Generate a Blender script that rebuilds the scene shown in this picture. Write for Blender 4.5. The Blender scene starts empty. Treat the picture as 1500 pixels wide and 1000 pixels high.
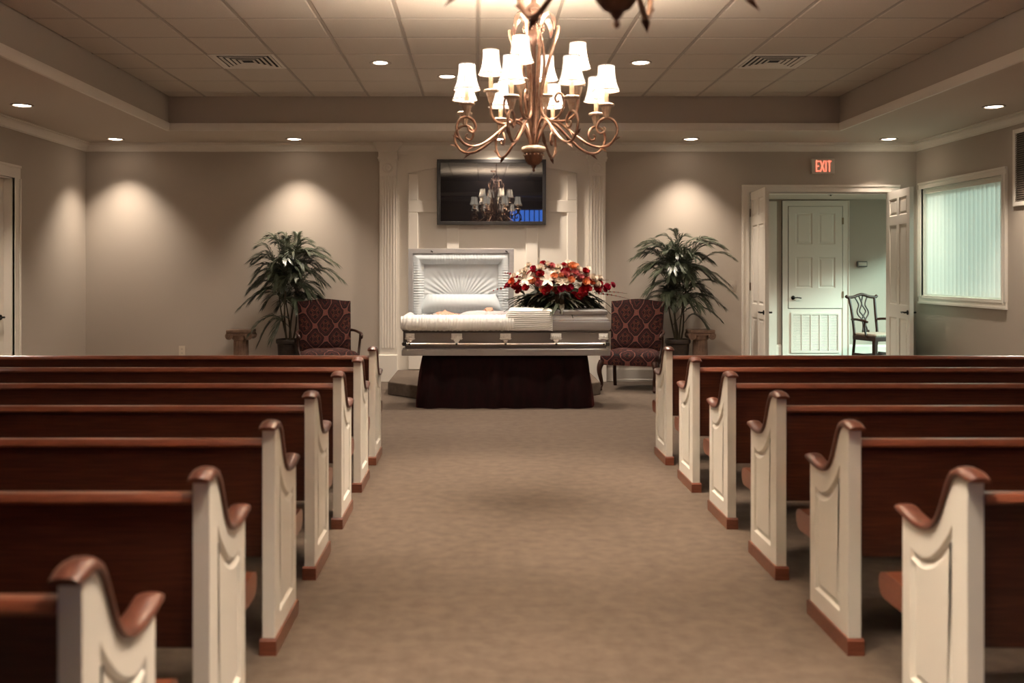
import bpy, bmesh, math, random
from mathutils import Vector, Matrix, Euler

# ------------------------------------------------------------------ camera, world, exposure
SC = bpy.context.scene
C = SC.collection
PI = math.pi
EYE = 1.388
FPX = 1400.0
cam_d = bpy.data.cameras.new('camera')
cam = bpy.data.objects.new('camera', cam_d)
C.objects.link(cam)
cam.location = (0, 0, EYE)
cam.rotation_euler = (PI / 2, 0, 0)
cam_d.sensor_fit = 'HORIZONTAL'
cam_d.sensor_width = 36.0
cam_d.lens = FPX / 1500 * 36.0
cam_d.shift_x = (750 - 701) / 1500
cam_d.shift_y = -(500 - 395) / 1500
cam_d.clip_start = 0.05
cam_d.dof.use_dof = True
cam_d.dof.focus_distance = 9.8
cam_d.dof.aperture_fstop = 2.3
SC.camera = cam

SC.view_settings.view_transform = 'Standard'
SC.view_settings.look = 'None'
SC.view_settings.gamma = 1.0
SC.view_settings.use_curve_mapping = False
SC.view_settings.exposure = 1.65

SKY = 0.80
CAN_W = 66.0          # recessed spot power
CH_W = 15.5            # one chandelier candle
SHADE_E = 0.75
WARM = (1.0, 0.83, 0.66)
CANC = (1.0, 0.85, 0.70)

world = bpy.data.worlds.new('daylight')
SC.world = world
world.use_nodes = True
_nt = world.node_tree
_bg = _nt.nodes['Background']
_tc = _nt.nodes.new('ShaderNodeTexCoord')
_sx = _nt.nodes.new('ShaderNodeSeparateXYZ')
_cr = _nt.nodes.new('ShaderNodeValToRGB')
_nt.links.new(_tc.outputs['Generated'], _sx.inputs[0])
_nt.links.new(_sx.outputs['Z'], _cr.inputs[0])
_nt.links.new(_cr.outputs[0], _bg.inputs[0])
_cr.color_ramp.elements[0].position = 0.0
_cr.color_ramp.elements[0].color = (0.30, 0.36, 0.32, 1)
_cr.color_ramp.elements[1].position = 0.06
_cr.color_ramp.elements[1].color = (0.88, 1.0, 0.94, 1)
_bg.inputs[1].default_value = SKY
# hazy low daylight from the right, outside the building: reaches the hall door glass and the blinds
_sd = bpy.data.lights.new('daylight_sun', 'SUN'); _sd.energy = 3.0; _sd.color = (0.72, 1.0, 0.94); _sd.angle = math.radians(16)
_so = bpy.data.objects.new('daylight_sun', _sd); C.objects.link(_so); _so.location = (14, 8, 6)
_so.rotation_euler = Vector((-0.82, 0.40, -0.40)).to_track_quat('-Z', 'Y').to_euler()

# ------------------------------------------------------------------ helpers
def P(px, py, Y):
    """photo pixel at a known depth -> world point"""
    return Vector(((px - 701) * Y / FPX, Y, EYE - (py - 395) * Y / FPX))

class MB:
    def __init__(s):
        s.v = []; s.f = []
    def add(s, vs, fs, m=None):
        o = len(s.v)
        if m is not None:
            vs = [m @ Vector(p) for p in vs]
        s.v.extend([tuple(p) for p in vs])
        s.f.extend([tuple(i + o for i in f) for f in fs])
        return s
    def box(s, x0, x1, y0, y1, z0, z1, m=None):
        vs = [(x0,y0,z0),(x1,y0,z0),(x1,y1,z0),(x0,y1,z0),(x0,y0,z1),(x1,y0,z1),(x1,y1,z1),(x0,y1,z1)]
        fs = [(0,3,2,1),(4,5,6,7),(0,1,5,4),(1,2,6,5),(2,3,7,6),(3,0,4,7)]
        return s.add(vs, fs, m)
    def cbox(s, c, sx, sy, sz, m=None):
        return s.box(c[0]-sx/2, c[0]+sx/2, c[1]-sy/2, c[1]+sy/2, c[2]-sz/2, c[2]+sz/2, m)
    def prism(s, poly, a, b, axis='x', m=None):
        """poly: 2D outline, extruded from a to b along axis"""
        n = len(poly)
        def mk(p, t):
            if axis == 'x': return (t, p[0], p[1])
            if axis == 'y': return (p[0], t, p[1])
            return (p[0], p[1], t)
        vs = [mk(p, a) for p in poly] + [mk(p, b) for p in poly]
        fs = [tuple(range(n)), tuple(range(2*n-1, n-1, -1))]
        for i in range(n):
            j = (i + 1) % n
            fs.append((j, i, i + n, j + n))
        return s.add(vs, fs, m)
    def lathe(s, prof, n=24, c=(0,0,0), m=None, cap=True, flute=0, fa=0.0, fr=None):
        vs = []; fs = []
        k = len(prof)
        for i in range(n):
            a = 2*PI*i/n
            for q, (r, z) in enumerate(prof):
                rr = r
                if flute and fr and fr[0] <= q <= fr[1]:
                    rr = r - fa * (0.5 + 0.5*math.cos(flute*a)) 
                vs.append((c[0]+rr*math.cos(a), c[1]+rr*math.sin(a), c[2]+z))
        for i in range(n):
            j = (i+1) % n
            for q in range(k-1):
                fs.append((i*k+q, j*k+q, j*k+q+1, i*k+q+1))
        if cap:
            if prof[0][0] > 1e-5: fs.append(tuple(i*k for i in range(n-1, -1, -1)))
            if prof[-1][0] > 1e-5: fs.append(tuple(i*k+k-1 for i in range(n)))
        return s.add(vs, fs, m)
    def tube(s, pts, r, n=8, m=None, cap=True, closed=False, sq=1.0):
        pts = [Vector(p) for p in pts]
        N = len(pts)
        rad = r if isinstance(r, (list, tuple)) else [r]*N
        vs = []; fs = []
        up = None
        for i, p in enumerate(pts):
            if closed:
                t = pts[(i+1) % N] - pts[i-1]
            else:
                t = pts[min(i+1, N-1)] - pts[max(i-1, 0)]
            t.normalize()
            if up is None:
                a = Vector((0,0,1)) if abs(t.z) < 0.9 else Vector((1,0,0))
                up = (a - t*a.dot(t)).normalized()
            else:
                u2 = up - t*up.dot(t)
                up = u2.normalized() if u2.length > 1e-6 else up
            sd = t.cross(up)
            for k in range(n):
                a = 2*PI*k/n
                vs.append(p + up*(math.cos(a)*rad[i]*sq) + sd*(math.sin(a)*rad[i]))
        R = N if closed else N-1
        for i in range(R):
            j = (i+1) % N
            for k in range(n):
                l = (k+1) % n
                fs.append((i*n+k, i*n+l, j*n+l, j*n+k))
        if cap and not closed:
            fs.append(tuple(range(n-1, -1, -1)))
            fs.append(tuple((N-1)*n + k for k in range(n)))
        return s.add(vs, fs, m)
    def grid(s, fn, nu, nv, m=None, wrapu=False):
        vs = [fn(i/(nu-1) if not wrapu else i/nu, j/(nv-1)) for i in range(nu) for j in range(nv)]
        fs = []
        for i in range(nu if wrapu else nu-1):
            k = (i+1) % nu
            for j in range(nv-1):
                fs.append((i*nv+j, k*nv+j, k*nv+j+1, i*nv+j+1))
        return s.add(vs, fs, m)
    def ring(s, rect, prof, m=None, close=True):
        """mitred moulding: rect = x0,x1,y0,y1; profile points (inset, z)"""
        x0, x1, y0, y1 = rect
        vs = []; n = len(prof)
        for d, z in prof:
            vs += [(x0+d,y0+d,z),(x1-d,y0+d,z),(x1-d,y1-d,z),(x0+d,y1-d,z)]
        fs = []
        for i in range(n if close else n-1):
            j = (i+1) % n
            for k in range(4):
                l = (k+1) % 4
                fs.append((i*4+k, i*4+l, j*4+l, j*4+k))
        return s.add(vs, fs, m)
    def sphere(s, c, rx, ry=None, rz=None, n=12, k=8, m=None):
        ry = rx if ry is None else ry; rz = rx if rz is None else rz
        vs = [(c[0], c[1], c[2]-rz)]; fs = []
        for j in range(1, k):
            b = -PI/2 + PI*j/k
            for i in range(n):
                a = 2*PI*i/n
                vs.append((c[0]+rx*math.cos(b)*math.cos(a), c[1]+ry*math.cos(b)*math.sin(a), c[2]+rz*math.sin(b)))
        vs.append((c[0], c[1], c[2]+rz))
        for i in range(n):
            fs.append((0, 1+(i+1) % n, 1+i))
            for j in range(k-2):
                fs.append((1+j*n+i, 1+j*n+(i+1) % n, 1+(j+1)*n+(i+1) % n, 1+(j+1)*n+i))
            fs.append((len(vs)-1, 1+(k-2)*n+i, 1+(k-2)*n+(i+1) % n))
        return s.add(vs, fs, m)
    def mesh(s, name, smooth=None, fix=True):
        me = bpy.data.meshes.new(name)
        me.from_pydata(s.v, [], s.f)
        if fix:
            bm = bmesh.new(); bm.from_mesh(me)
            bmesh.ops.recalc_face_normals(bm, faces=bm.faces)
            bm.to_mesh(me); bm.free()
        if smooth is not None:
            me.polygons.foreach_set('use_smooth', [True]*len(me.polygons))
            me.set_sharp_from_angle(angle=math.radians(smooth))
        me.update()
        return me
    def build(s, name, mat, parent=None, smooth=None, bev=0, seg=2, loc=None, fix=True, sub=0):
        me = s.mesh(name, smooth, fix)
        return obj(name, me, mat, parent, bev, seg, loc, sub)

def obj(name, me, mat, parent=None, bev=0, seg=2, loc=None, sub=0):
    if mat is not None and len(me.materials) == 0:
        me.materials.append(mat)
    o = bpy.data.objects.new(name, me)
    C.objects.link(o)
    if parent is not None: o.parent = parent
    if loc is not None: o.location = loc
    if bev:
        b = o.modifiers.new('bevel', 'BEVEL'); b.width = bev; b.segments = seg
        b.limit_method = 'ANGLE'; b.angle_limit = math.radians(35)
    if sub:
        b = o.modifiers.new('subdivision', 'SUBSURF'); b.levels = sub; b.render_levels = sub
    return o

def thing(name, label, cat, loc=(0,0,0), rz=0.0, group=None):
    o = bpy.data.objects.new(name, None)
    C.objects.link(o)
    o.location = loc; o.rotation_euler = (0, 0, rz)
    o.empty_display_size = 0.1
    return tag(o, label, cat, group)
def tag(o, label, cat, group=None):
    o['label'] = label; o['category'] = cat
    if group: o['group'] = group
    return o
def struct(o, label=None):
    o['kind'] = 'structure'
    if label: o['label'] = label
    return o
def copy_tree(o, parent=None):
    c = o.copy(); C.objects.link(c); c.parent = parent
    for ch in o.children: copy_tree(ch, c)
    return c
def lamp(name, kind, energy, color, parent, loc, rot=(0,0,0), **kw):
    d = bpy.data.lights.new(name, kind); d.energy = energy; d.color = color
    for k, v in kw.items(): setattr(d, k, v)
    o = bpy.data.objects.new(name, d); C.objects.link(o)
    o.parent = parent; o.location = loc; o.rotation_euler = rot
    return o
def smooth_path(pts, n=6, closed=False):
    """Catmull-Rom through points (tuples)"""
    pts = [Vector(p) for p in pts]; out = []
    N = len(pts)
    for i in range(N if closed else N-1):
        if closed: p0, p1, p2, p3 = pts[i-1], pts[i], pts[(i+1) % N], pts[(i+2) % N]
        else: p0, p1, p2, p3 = pts[max(i-1,0)], pts[i], pts[i+1], pts[min(i+2,N-1)]
        for k in range(n):
            t = k/n
            out.append(0.5*((2*p1)+(p2-p0)*t+(2*p0-5*p1+4*p2-p3)*t*t+(3*p1-p0-3*p2+p3)*t**3))
    if not closed: out.append(pts[-1])
    return out
def T(x=0, y=0, z=0): return Matrix.Translation((x, y, z))
def RZ(a): return Matrix.Rotation(a, 4, 'Z')
def RX(a): return Matrix.Rotation(a, 4, 'X')
def RY(a): return Matrix.Rotation(a, 4, 'Y')

# ------------------------------------------------------------------ materials
MATS = {}
def M(name, col, rough=0.5, metal=0.0, spec=0.5, col2=None, nscale=8.0, nlo=0.35, nhi=0.65, stretch=(1,1,1),
      bump=0.0, bscale=200.0, emit=None, es=0.0, coat=0.0, detail=3.0, sheen=0.0):
    m = bpy.data.materials.new(name); m.use_nodes = True
    nt = m.node_tree; b = nt.nodes['Principled BSDF']
    b.inputs['Base Color'].default_value = (*col, 1)
    b.inputs['Roughness'].default_value = rough
    b.inputs['Metallic'].default_value = metal
    b.inputs['Specular IOR Level'].default_value = spec
    if coat: b.inputs['Coat Weight'].default_value = coat; b.inputs['Coat Roughness'].default_value = 0.15
    if sheen: b.inputs['Sheen Weight'].default_value = sheen; b.inputs['Sheen Roughness'].default_value = 0.4
    tc = nt.nodes.new('ShaderNodeTexCoord'); mp = nt.nodes.new('ShaderNodeMapping')
    mp.inputs['Scale'].default_value = stretch
    nt.links.new(tc.outputs['Object'], mp.inputs[0])
    if col2 is not None:
        n = nt.nodes.new('ShaderNodeTexNoise'); n.inputs['Scale'].default_value = nscale
        n.inputs['Detail'].default_value = detail
        r = nt.nodes.new('ShaderNodeValToRGB')
        r.color_ramp.elements[0].position = nlo; r.color_ramp.elements[0].color = (*col, 1)
        r.color_ramp.elements[1].position = nhi; r.color_ramp.elements[1].color = (*col2, 1)
        nt.links.new(mp.outputs[0], n.inputs['Vector']); nt.links.new(n.outputs['Fac'], r.inputs[0])
        nt.links.new(r.outputs[0], b.inputs['Base Color'])
    if bump:
        n2 = nt.nodes.new('ShaderNodeTexNoise'); n2.inputs['Scale'].default_value = bscale
        n2.inputs['Detail'].default_value = 2.0
        bp = nt.nodes.new('ShaderNodeBump'); bp.inputs['Strength'].default_value = bump
        bp.inputs['Distance'].default_value = 0.004
        nt.links.new(mp.outputs[0], n2.inputs['Vector']); nt.links.new(n2.outputs['Fac'], bp.inputs['Height'])
        nt.links.new(bp.outputs[0], b.inputs['Normal'])
    if emit is not None:
        b.inputs['Emission Color'].default_value = (*emit, 1)
        b.inputs['Emission Strength'].default_value = es
    MATS[name] = m
    return m

WALL = M('taupe wall paint', (0.44, 0.385, 0.325), 0.75, bump=0.15, bscale=350, spec=0.25)
WHITE = M('cream painted trim', (0.74, 0.69, 0.615), 0.42, spec=0.4)
SOFFIT = M('soffit paint', (0.56, 0.49, 0.42), 0.8, spec=0.2, bump=0.1, bscale=300)
TRAYW = M('tray side paint', (0.36, 0.285, 0.225), 0.8, spec=0.2, bump=0.1, bscale=300)
TILE = M('ceiling tile', (0.68, 0.61, 0.53), 0.9, spec=0.1, col2=(0.56, 0.50, 0.43), nscale=170, nlo=0.3, nhi=0.45, bump=0.3, bscale=180)
GRID = M('ceiling grid metal', (0.34, 0.29, 0.24), 0.5, spec=0.4)
CARPET = M('taupe carpet', (0.096, 0.071, 0.053), 0.95, spec=0.1, col2=(0.140, 0.105, 0.079), nscale=14, detail=9.0, nlo=0.3, nhi=0.7, bump=0.6, bscale=260, sheen=0.15)
PEWW = M('ivory pew paint', (0.72, 0.69, 0.62), 0.38, spec=0.45)
WOODP = M('mahogany stained oak', (0.040, 0.0115, 0.007), 0.30, spec=0.4, col2=(0.085, 0.026, 0.014), nscale=5, stretch=(1.2, 30, 30), nlo=0.35, nhi=0.7, coat=0.15, detail=5)
WOODC = M('polished oak rail', (0.125, 0.034, 0.017), 0.28, spec=0.5, col2=(0.20, 0.060, 0.030), nscale=6, stretch=(2, 22, 22), coat=0.25)
DARKW = M('dark chair wood', (0.022, 0.009, 0.006), 0.45, spec=0.22, col2=(0.042, 0.016, 0.010), nscale=9, stretch=(8, 8, 1))
BLACKM = M('black lever metal', (0.012, 0.011, 0.010), 0.35, metal=0.7)
BRASSH = M('aged hinge metal', (0.30, 0.22, 0.14), 0.4, metal=0.9)
BRONZE = M('antique gold leaf', (0.27, 0.165, 0.115), 0.40, metal=0.5, col2=(0.17, 0.082, 0.052), nscale=28, nlo=0.4, nhi=0.62)
CREAMG = M('cream gilt', (0.42, 0.32, 0.245), 0.45, metal=0.15, col2=(0.28, 0.16, 0.105), nscale=40, nlo=0.45, nhi=0.7)
CROWNM = M('aged gilt crown', (0.13, 0.068, 0.045), 0.45, metal=0.4, col2=(0.08, 0.038, 0.025), nscale=30)
LEAFD = M('acanthus bronze', (0.13, 0.058, 0.035), 0.45, metal=0.5)
SHADE = M('lit lamp shade', (0.45, 0.39, 0.31), 0.8, emit=(1.0, 0.87, 0.70), es=SHADE_E)
SHTRIM = M('shade braid', (0.10, 0.06, 0.035), 0.8)
CAPW = M('dark polished arm cap', (0.070, 0.021, 0.013), 0.30, spec=0.5, col2=(0.115, 0.036, 0.021), nscale=9, stretch=(20, 3, 3), coat=0.2)
CANL = M('lit downlight lens', (0.9, 0.85, 0.8), 0.6, emit=(1.0, 0.83, 0.66), es=6.0)
CANR = M('downlight trim ring', (0.33, 0.27, 0.22), 0.45)
SILV = M('brushed silver steel', (0.40, 0.395, 0.395), 0.36, metal=0.5, col2=(0.45, 0.44, 0.435), nscale=4, stretch=(1, 60, 60))
SILVD = M('dark silver steel', (0.20, 0.178, 0.165), 0.36, metal=0.3)
CHROME = M('embossed bright nickel', (0.86, 0.85, 0.82), 0.25, metal=0.12, bump=1.0, bscale=90)
BARM = M('polished handle bar', (0.74, 0.70, 0.66), 0.18, metal=1.0)
DARKG = M('shadow gap black', (0.010, 0.008, 0.007), 0.6)
CREPE = M('pale silver crepe', (0.56, 0.61, 0.64), 0.6, spec=0.35, sheen=0.3, bump=0.2, bscale=120)
CREPE2 = M('white shirred velvet', (0.70, 0.70, 0.675), 0.6, spec=0.3, sheen=0.4, bump=0.25, bscale=150)
VELVET = M('oxblood velvet', (0.0055, 0.002, 0.0025), 0.8, spec=0.1, col2=(0.012, 0.0028, 0.0034), nscale=7, stretch=(3, 3, .8), sheen=0.25)
VELVET.node_tree.nodes['Principled BSDF'].inputs['Sheen Tint'].default_value = (0.30, 0.03, 0.03, 1)
SKIN = M('skin', (0.60, 0.30, 0.20), 0.5)
SUIT = M('pale grey cloth', (0.50, 0.46, 0.47), 0.8)
HAIR = M('grey hair', (0.42, 0.39, 0.37), 0.6)
TVB = M('television bezel', (0.013, 0.012, 0.012), 0.35)
TVS = M('glossy television screen', (0.004, 0.0035, 0.004), 0.012, spec=0.9)
POT = M('dark wicker pot', (0.022, 0.016, 0.012), 0.55, col2=(0.045, 0.03, 0.02), nscale=30)
SOIL = M('dark soil', (0.02, 0.014, 0.01), 0.9)
PALM = M('palm leaflet green', (0.042, 0.052, 0.030), 0.36, spec=0.55, col2=(0.085, 0.10, 0.062), nscale=9)
PSTEM = M('palm stem', (0.055, 0.045, 0.022), 0.5)
STONE = M('brown marbled plaster', (0.13, 0.075, 0.05), 0.45, col2=(0.26, 0.165, 0.115), nscale=9, detail=6)
PLAST = M('ivory plastic', (0.62, 0.56, 0.46), 0.4)
GREYP = M('grey plastic', (0.10, 0.095, 0.085), 0.45)
SLAT = None
def mk_slat():
    m = bpy.data.materials.new('white vinyl slat'); m.use_nodes = True
    nt = m.node_tree; nt.nodes.remove(nt.nodes['Principled BSDF'])
    d = nt.nodes.new('ShaderNodeBsdfDiffuse'); d.inputs[0].default_value = (0.72, 0.74, 0.70, 1)
    t = nt.nodes.new('ShaderNodeBsdfTranslucent'); t.inputs[0].default_value = (0.88, 0.85, 0.81, 1)
    mx = nt.nodes.new('ShaderNodeMixShader'); mx.inputs[0].default_value = 0.19
    nt.links.new(d.outputs[0], mx.inputs[1]); nt.links.new(t.outputs[0], mx.inputs[2])
    nt.links.new(mx.outputs[0], nt.nodes['Material Output'].inputs[0])
    return m
SLAT = mk_slat()
def mk_glass():
    m = bpy.data.materials.new('clear window glass'); m.use_nodes = True
    nt = m.node_tree; nt.nodes.remove(nt.nodes['Principled BSDF'])
    d = nt.nodes.new('ShaderNodeBsdfGlossy'); d.inputs['Roughness'].default_value = 0.02
    t = nt.nodes.new('ShaderNodeBsdfTransparent'); t.inputs[0].default_value = (0.90, 0.96, 0.93, 1)
    mx = nt.nodes.new('ShaderNodeMixShader'); mx.inputs[0].default_value = 0.06
    nt.links.new(t.outputs[0], mx.inputs[1]); nt.links.new(d.outputs[0], mx.inputs[2])
    nt.links.new(mx.outputs[0], nt.nodes['Material Output'].inputs[0])
    return m
GLASS = mk_glass()
BLUEW = M('blue glowing glass', (0.02, 0.05, 0.3), 0.3, emit=(0.08, 0.26, 1.0), es=2.0)  # glow of the added rear transom, mirrored in the television
EXITR = M('lit red exit letters', (0.8, 0.15, 0.1), 0.5, emit=(1.0, 0.17, 0.10), es=0.55)
EXITB = M('exit sign face', (0.60, 0.54, 0.46), 0.5)

def mk_tapestry():
    m = bpy.data.materials.new('medallion tapestry'); m.use_nodes = True
    nt = m.node_tree; b = nt.nodes['Principled BSDF']; L = nt.links.new
    b.inputs['Roughness'].default_value = 0.85; b.inputs['Specular IOR Level'].default_value = 0.2
    tc = nt.nodes.new('ShaderNodeTexCoord'); sp = nt.nodes.new('ShaderNodeSeparateXYZ')
    L(tc.outputs['Object'], sp.inputs[0])
    def math_(op, a, bb=None):
        n = nt.nodes.new('ShaderNodeMath'); n.operation = op
        for i, q in enumerate((a, bb)):
            if q is None: continue
            if isinstance(q, (int, float)): n.inputs[i].default_value = q
            else: L(q, n.inputs[i])
        return n.outputs[0]
    nd = nt.nodes.new('ShaderNodeTexNoise'); nd.inputs['Scale'].default_value = 13; nd.inputs['Detail'].default_value = 1
    L(tc.outputs['Object'], nd.inputs['Vector'])
    wob = math_('MULTIPLY', math_('SUBTRACT', nd.outputs['Fac'], 0.5), 0.028)
    u = math_('ADD', sp.outputs['X'], wob); v = math_('ADD', math_('SUBTRACT', sp.outputs['Z'], sp.outputs['Y']), wob)
    c1 = math_('COSINE', math_('MULTIPLY', u, 2*PI/0.25)); c2 = math_('COSINE', math_('MULTIPLY', v, 2*PI/0.25))
    s = math_('ADD', c1, c2)
    fine = math_('MULTIPLY', math_('COSINE', math_('MULTIPLY', u, 2*PI/0.0625)), math_('COSINE', math_('MULTIPLY', v, 2*PI/0.0625)))
    s2 = math_('MULTIPLY', math_('ABSOLUTE', s), math_('ADD', math_('MULTIPLY', fine, 0.22), 1.0))
    r = nt.nodes.new('ShaderNodeValToRGB'); r.color_ramp.interpolation = 'CONSTANT'
    stops = [(0.0, (0.20, 0.072, 0.055)), (0.085, (0.014, 0.008, 0.009)), (0.20, (0.050, 0.011, 0.010)), (0.36, (0.012, 0.009, 0.011)),
             (0.46, (0.090, 0.020, 0.015)), (0.66, (0.016, 0.008, 0.009)), (0.75, (0.13, 0.040, 0.022)), (0.90, (0.040, 0.010, 0.010))]
    e = r.color_ramp.elements
    e[0].position = 0.0; e[0].color = (*stops[0][1], 1); e[1].position = stops[1][0]; e[1].color = (*stops[1][1], 1)
    for p, c in stops[2:]:
        q = e.new(p); q.color = (*c, 1)
    L(math_('MULTIPLY', s2, 0.5), r.inputs[0])
    nz = nt.nodes.new('ShaderNodeTexNoise'); nz.inputs['Scale'].default_value = 60
    mx = nt.nodes.new('ShaderNodeMix'); mx.data_type = 'RGBA'; mx.blend_type = 'MULTIPLY'; mx.inputs[0].default_value = 0.85
    L(r.outputs[0], mx.inputs[6]); L(nz.outputs['Color'], mx.inputs[7]); L(mx.outputs[2], b.inputs['Base Color'])
    return m
TAPES = mk_tapestry()

# ------------------------------------------------------------------ room shell
XL, XR, YB, YR = -4.90, 5.46, 11.92, -2.6
ZS, ZT = 2.965, 3.33                        # soffit and tray heights
TX0, TX1, TY0, TY1 = -3.48, 4.055, -1.3, 10.73
DH = 2.355                                  # door height
WT = 0.14

def holed_wall(mb, u0, u1, z0, z1, holes, d0, d1, axis):
    """wall slab with rectangular holes (u0,u1,z0,z1), holes sorted along u"""
    def bx(a, b, c, d):
        if b - a < 1e-4 or d - c < 1e-4: return
        if axis == 'x': mb.box(a, b, d0, d1, c, d)
        else: mb.box(d0, d1, a, b, c, d)
    cur = u0
    for a, b, c, d in holes:
        bx(cur, a, z0, z1); bx(a, b, z0, c); bx(a, b, d, z1); cur = b
    bx(cur, u1, z0, z1)

fl = MB().box(XL-0.6, 7.3, YR-0.2, 14.5, -0.08, 0.0).build('floor', CARPET)
struct(fl, 'taupe carpet floor with aisle between the pews')

DX0, DX1 = 3.37, 5.16                       # double door opening in the back wall
mb = MB(); holed_wall(mb, XL-WT, 7.12, 0, ZT+0.1, [(DX0, DX1, 0, DH)], YB, YB+WT, 'x')
struct(mb.build('wall_back', WALL))
LD0, LD1 = 9.15, 10.05                      # door in the left wall
mb = MB(); holed_wall(mb, YR, YB, 0, ZT+0.1, [(LD0, LD1, 0, DH)], XL-WT, XL, 'y')
struct(mb.build('wall_left', WALL))
WY0, WY1, WZ0, WZ1 = 9.94, 11.74, 1.055, 2.376
mb = MB(); holed_wall(mb, YR, YB, 0, ZT+0.1, [(WY0, WY1, WZ0, WZ1)], XR, XR+WT, 'y')
struct(mb.build('wall_right', WALL))
RW = (0.86, 1.80, 2.10, 2.64)               # unseen transom added behind the camera, placed for the television's reflection
mb = MB(); holed_wall(mb, XL-WT, XR+WT, 0, ZT+0.1, [RW], YR-WT, YR, 'x')
struct(mb.build('wall_rear', WALL))

# soffit ring and tray
mb = MB()
mb.box(XL, XR, TY1, YB, ZS, ZS+0.05); mb.box(XL, XR, YR, TY0, ZS, ZS+0.05)
mb.box(XL, TX0, TY0, TY1, ZS, ZS+0.05); mb.box(TX1, XR, TY0, TY1, ZS, ZS+0.05)
sof = struct(mb.build('ceiling_soffit', SOFFIT))
mb = MB()
mb.box(TX0-0.04, TX1+0.04, TY1, TY1+0.04, ZS+0.05, ZT+0.1); mb.box(TX0-0.04, TX1+0.04, TY0-0.04, TY0, ZS+0.05, ZT+0.1)
mb.box(TX0-0.04, TX0, TY0, TY1, ZS+0.05, ZT+0.1); mb.box(TX1, TX1+0.04, TY0, TY1, ZS+0.05, ZT+0.1)
mb.build('tray_side', WALL, sof)
ce = struct(MB().box(TX0-0.04, TX1+0.04, TY0-0.04, TY1+0.04, ZT+0.035, ZT+0.08).build('ceiling', TILE), 'raised tray ceiling of square acoustic tiles')
# tiles in a metal grid
GX = [-3.07 + 0.613*k for k in range(12)]; GY = [10.446 - 0.613*k for k in range(20)]
xs = [TX0] + GX + [TX1]; ys = sorted([TY1] + [g for g in GY if g > TY0+0.1] + [TY0])
VENTS = [(2, None), (10, None)]
tile_cache = {}
rng = random.Random(4)
def vent_cell(x0, x1, y0, y1):
    xm, ym = (x0+x1)/2, (y0+y1)/2
    return abs(ym-8.914) < 0.2 and (abs(xm+2.15) < 0.2 or abs(xm-2.76) < 0.2)
for i in range(len(xs)-1):
    for j in range(len(ys)-1):
        x0, x1, y0, y1 = xs[i], xs[i+1], ys[j], ys[j+1]
        w, d = round(x1-x0-0.022, 3), round(y1-y0-0.022, 3)
        if w < 0.03 or d < 0.03 or vent_cell(x0, x1, y0, y1): continue
        if (w, d) not in tile_cache:
            q = MB()
            q.add([(-w/2,-d/2,0),(w/2,-d/2,0),(w/2,d/2,0),(-w/2,d/2,0),
                   (-w/2+.012,-d/2+.012,-.006),(w/2-.012,-d/2+.012,-.006),(w/2-.012,d/2-.012,-.006),(-w/2+.012,d/2-.012,-.006)],
                  [(4,7,6,5),(0,4,5,1),(1,5,6,2),(2,6,7,3),(3,7,4,0)])
            me = q.mesh('ceiling_tile'); me.materials.append(TILE); tile_cache[(w, d)] = me
        obj('ceiling_tile', tile_cache[(w, d)], None, ce, loc=((x0+x1)/2, (y0+y1)/2, ZT + 0.004 + rng.uniform(-.002, .001)))
mb = MB()
for g in GX: mb.box(g-0.012, g+0.012, TY0, TY1, ZT, ZT+0.035)
for g in ys[1:-1]: mb.box(TX0, TX1, g-0.012, g+0.012, ZT+0.0006, ZT+0.0344)
mb.build('ceiling_grid', GRID, ce)

# crown moulding round the room, lip round the tray
crown = [(0, ZS-0.105), (0.012, ZS-0.105), (0.014, ZS-0.088), (0.026, ZS-0.078), (0.034, ZS-0.055), (0.058, ZS-0.032), (0.072, ZS-0.026), (0.074, ZS-0.012), (0.092, ZS-0.010), (0.092, ZS), (0, ZS)]
struct(MB().ring((XL, XR, YR, YB), crown).build('trim_1', WHITE, smooth=40))
lip = [(-0.03, ZS+0.001), (-0.03, ZS-0.014), (0.0, ZS-0.018), (0.006, ZS-0.018), (0.016, ZS+0.012), (0.02, ZS+0.05), (0.02, ZS+0.066), (0.0, ZS+0.07)]
lt = struct(MB().ring((TX0, TX1, TY0, TY1), lip).build('trim_2', WHITE, smooth=40))

# baseboards
def base_profile(h): return [(0, 0), (0.022, 0), (0.022, 0.02), (0.014, 0.03), (0.014, h-0.03), (0.008, h-0.012), (0.006, h), (0, h)]
mb = MB()
for a, b in ((XL, -1.235), (1.585, DX0-0.09), (DX1+0.095, XR)):
    mb.prism([(YB-d, z) for d, z in base_profile(0.172)], a, b, 'x')
struct(mb.build('baseboard_back', WHITE))
mb = MB()
for a, b in ((YR, LD0-0.145), (LD1+0.145, YB-0.022)):
    mb.prism([(XL+d, z) for d, z in base_profile(0.172)], a, b, 'y')
struct(mb.build('baseboard_left', WHITE))
struct(MB().prism([(XR-d, z) for d, z in base_profile(0.172)], YR, YB-0.022, 'y').build('baseboard_right', WHITE))

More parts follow.
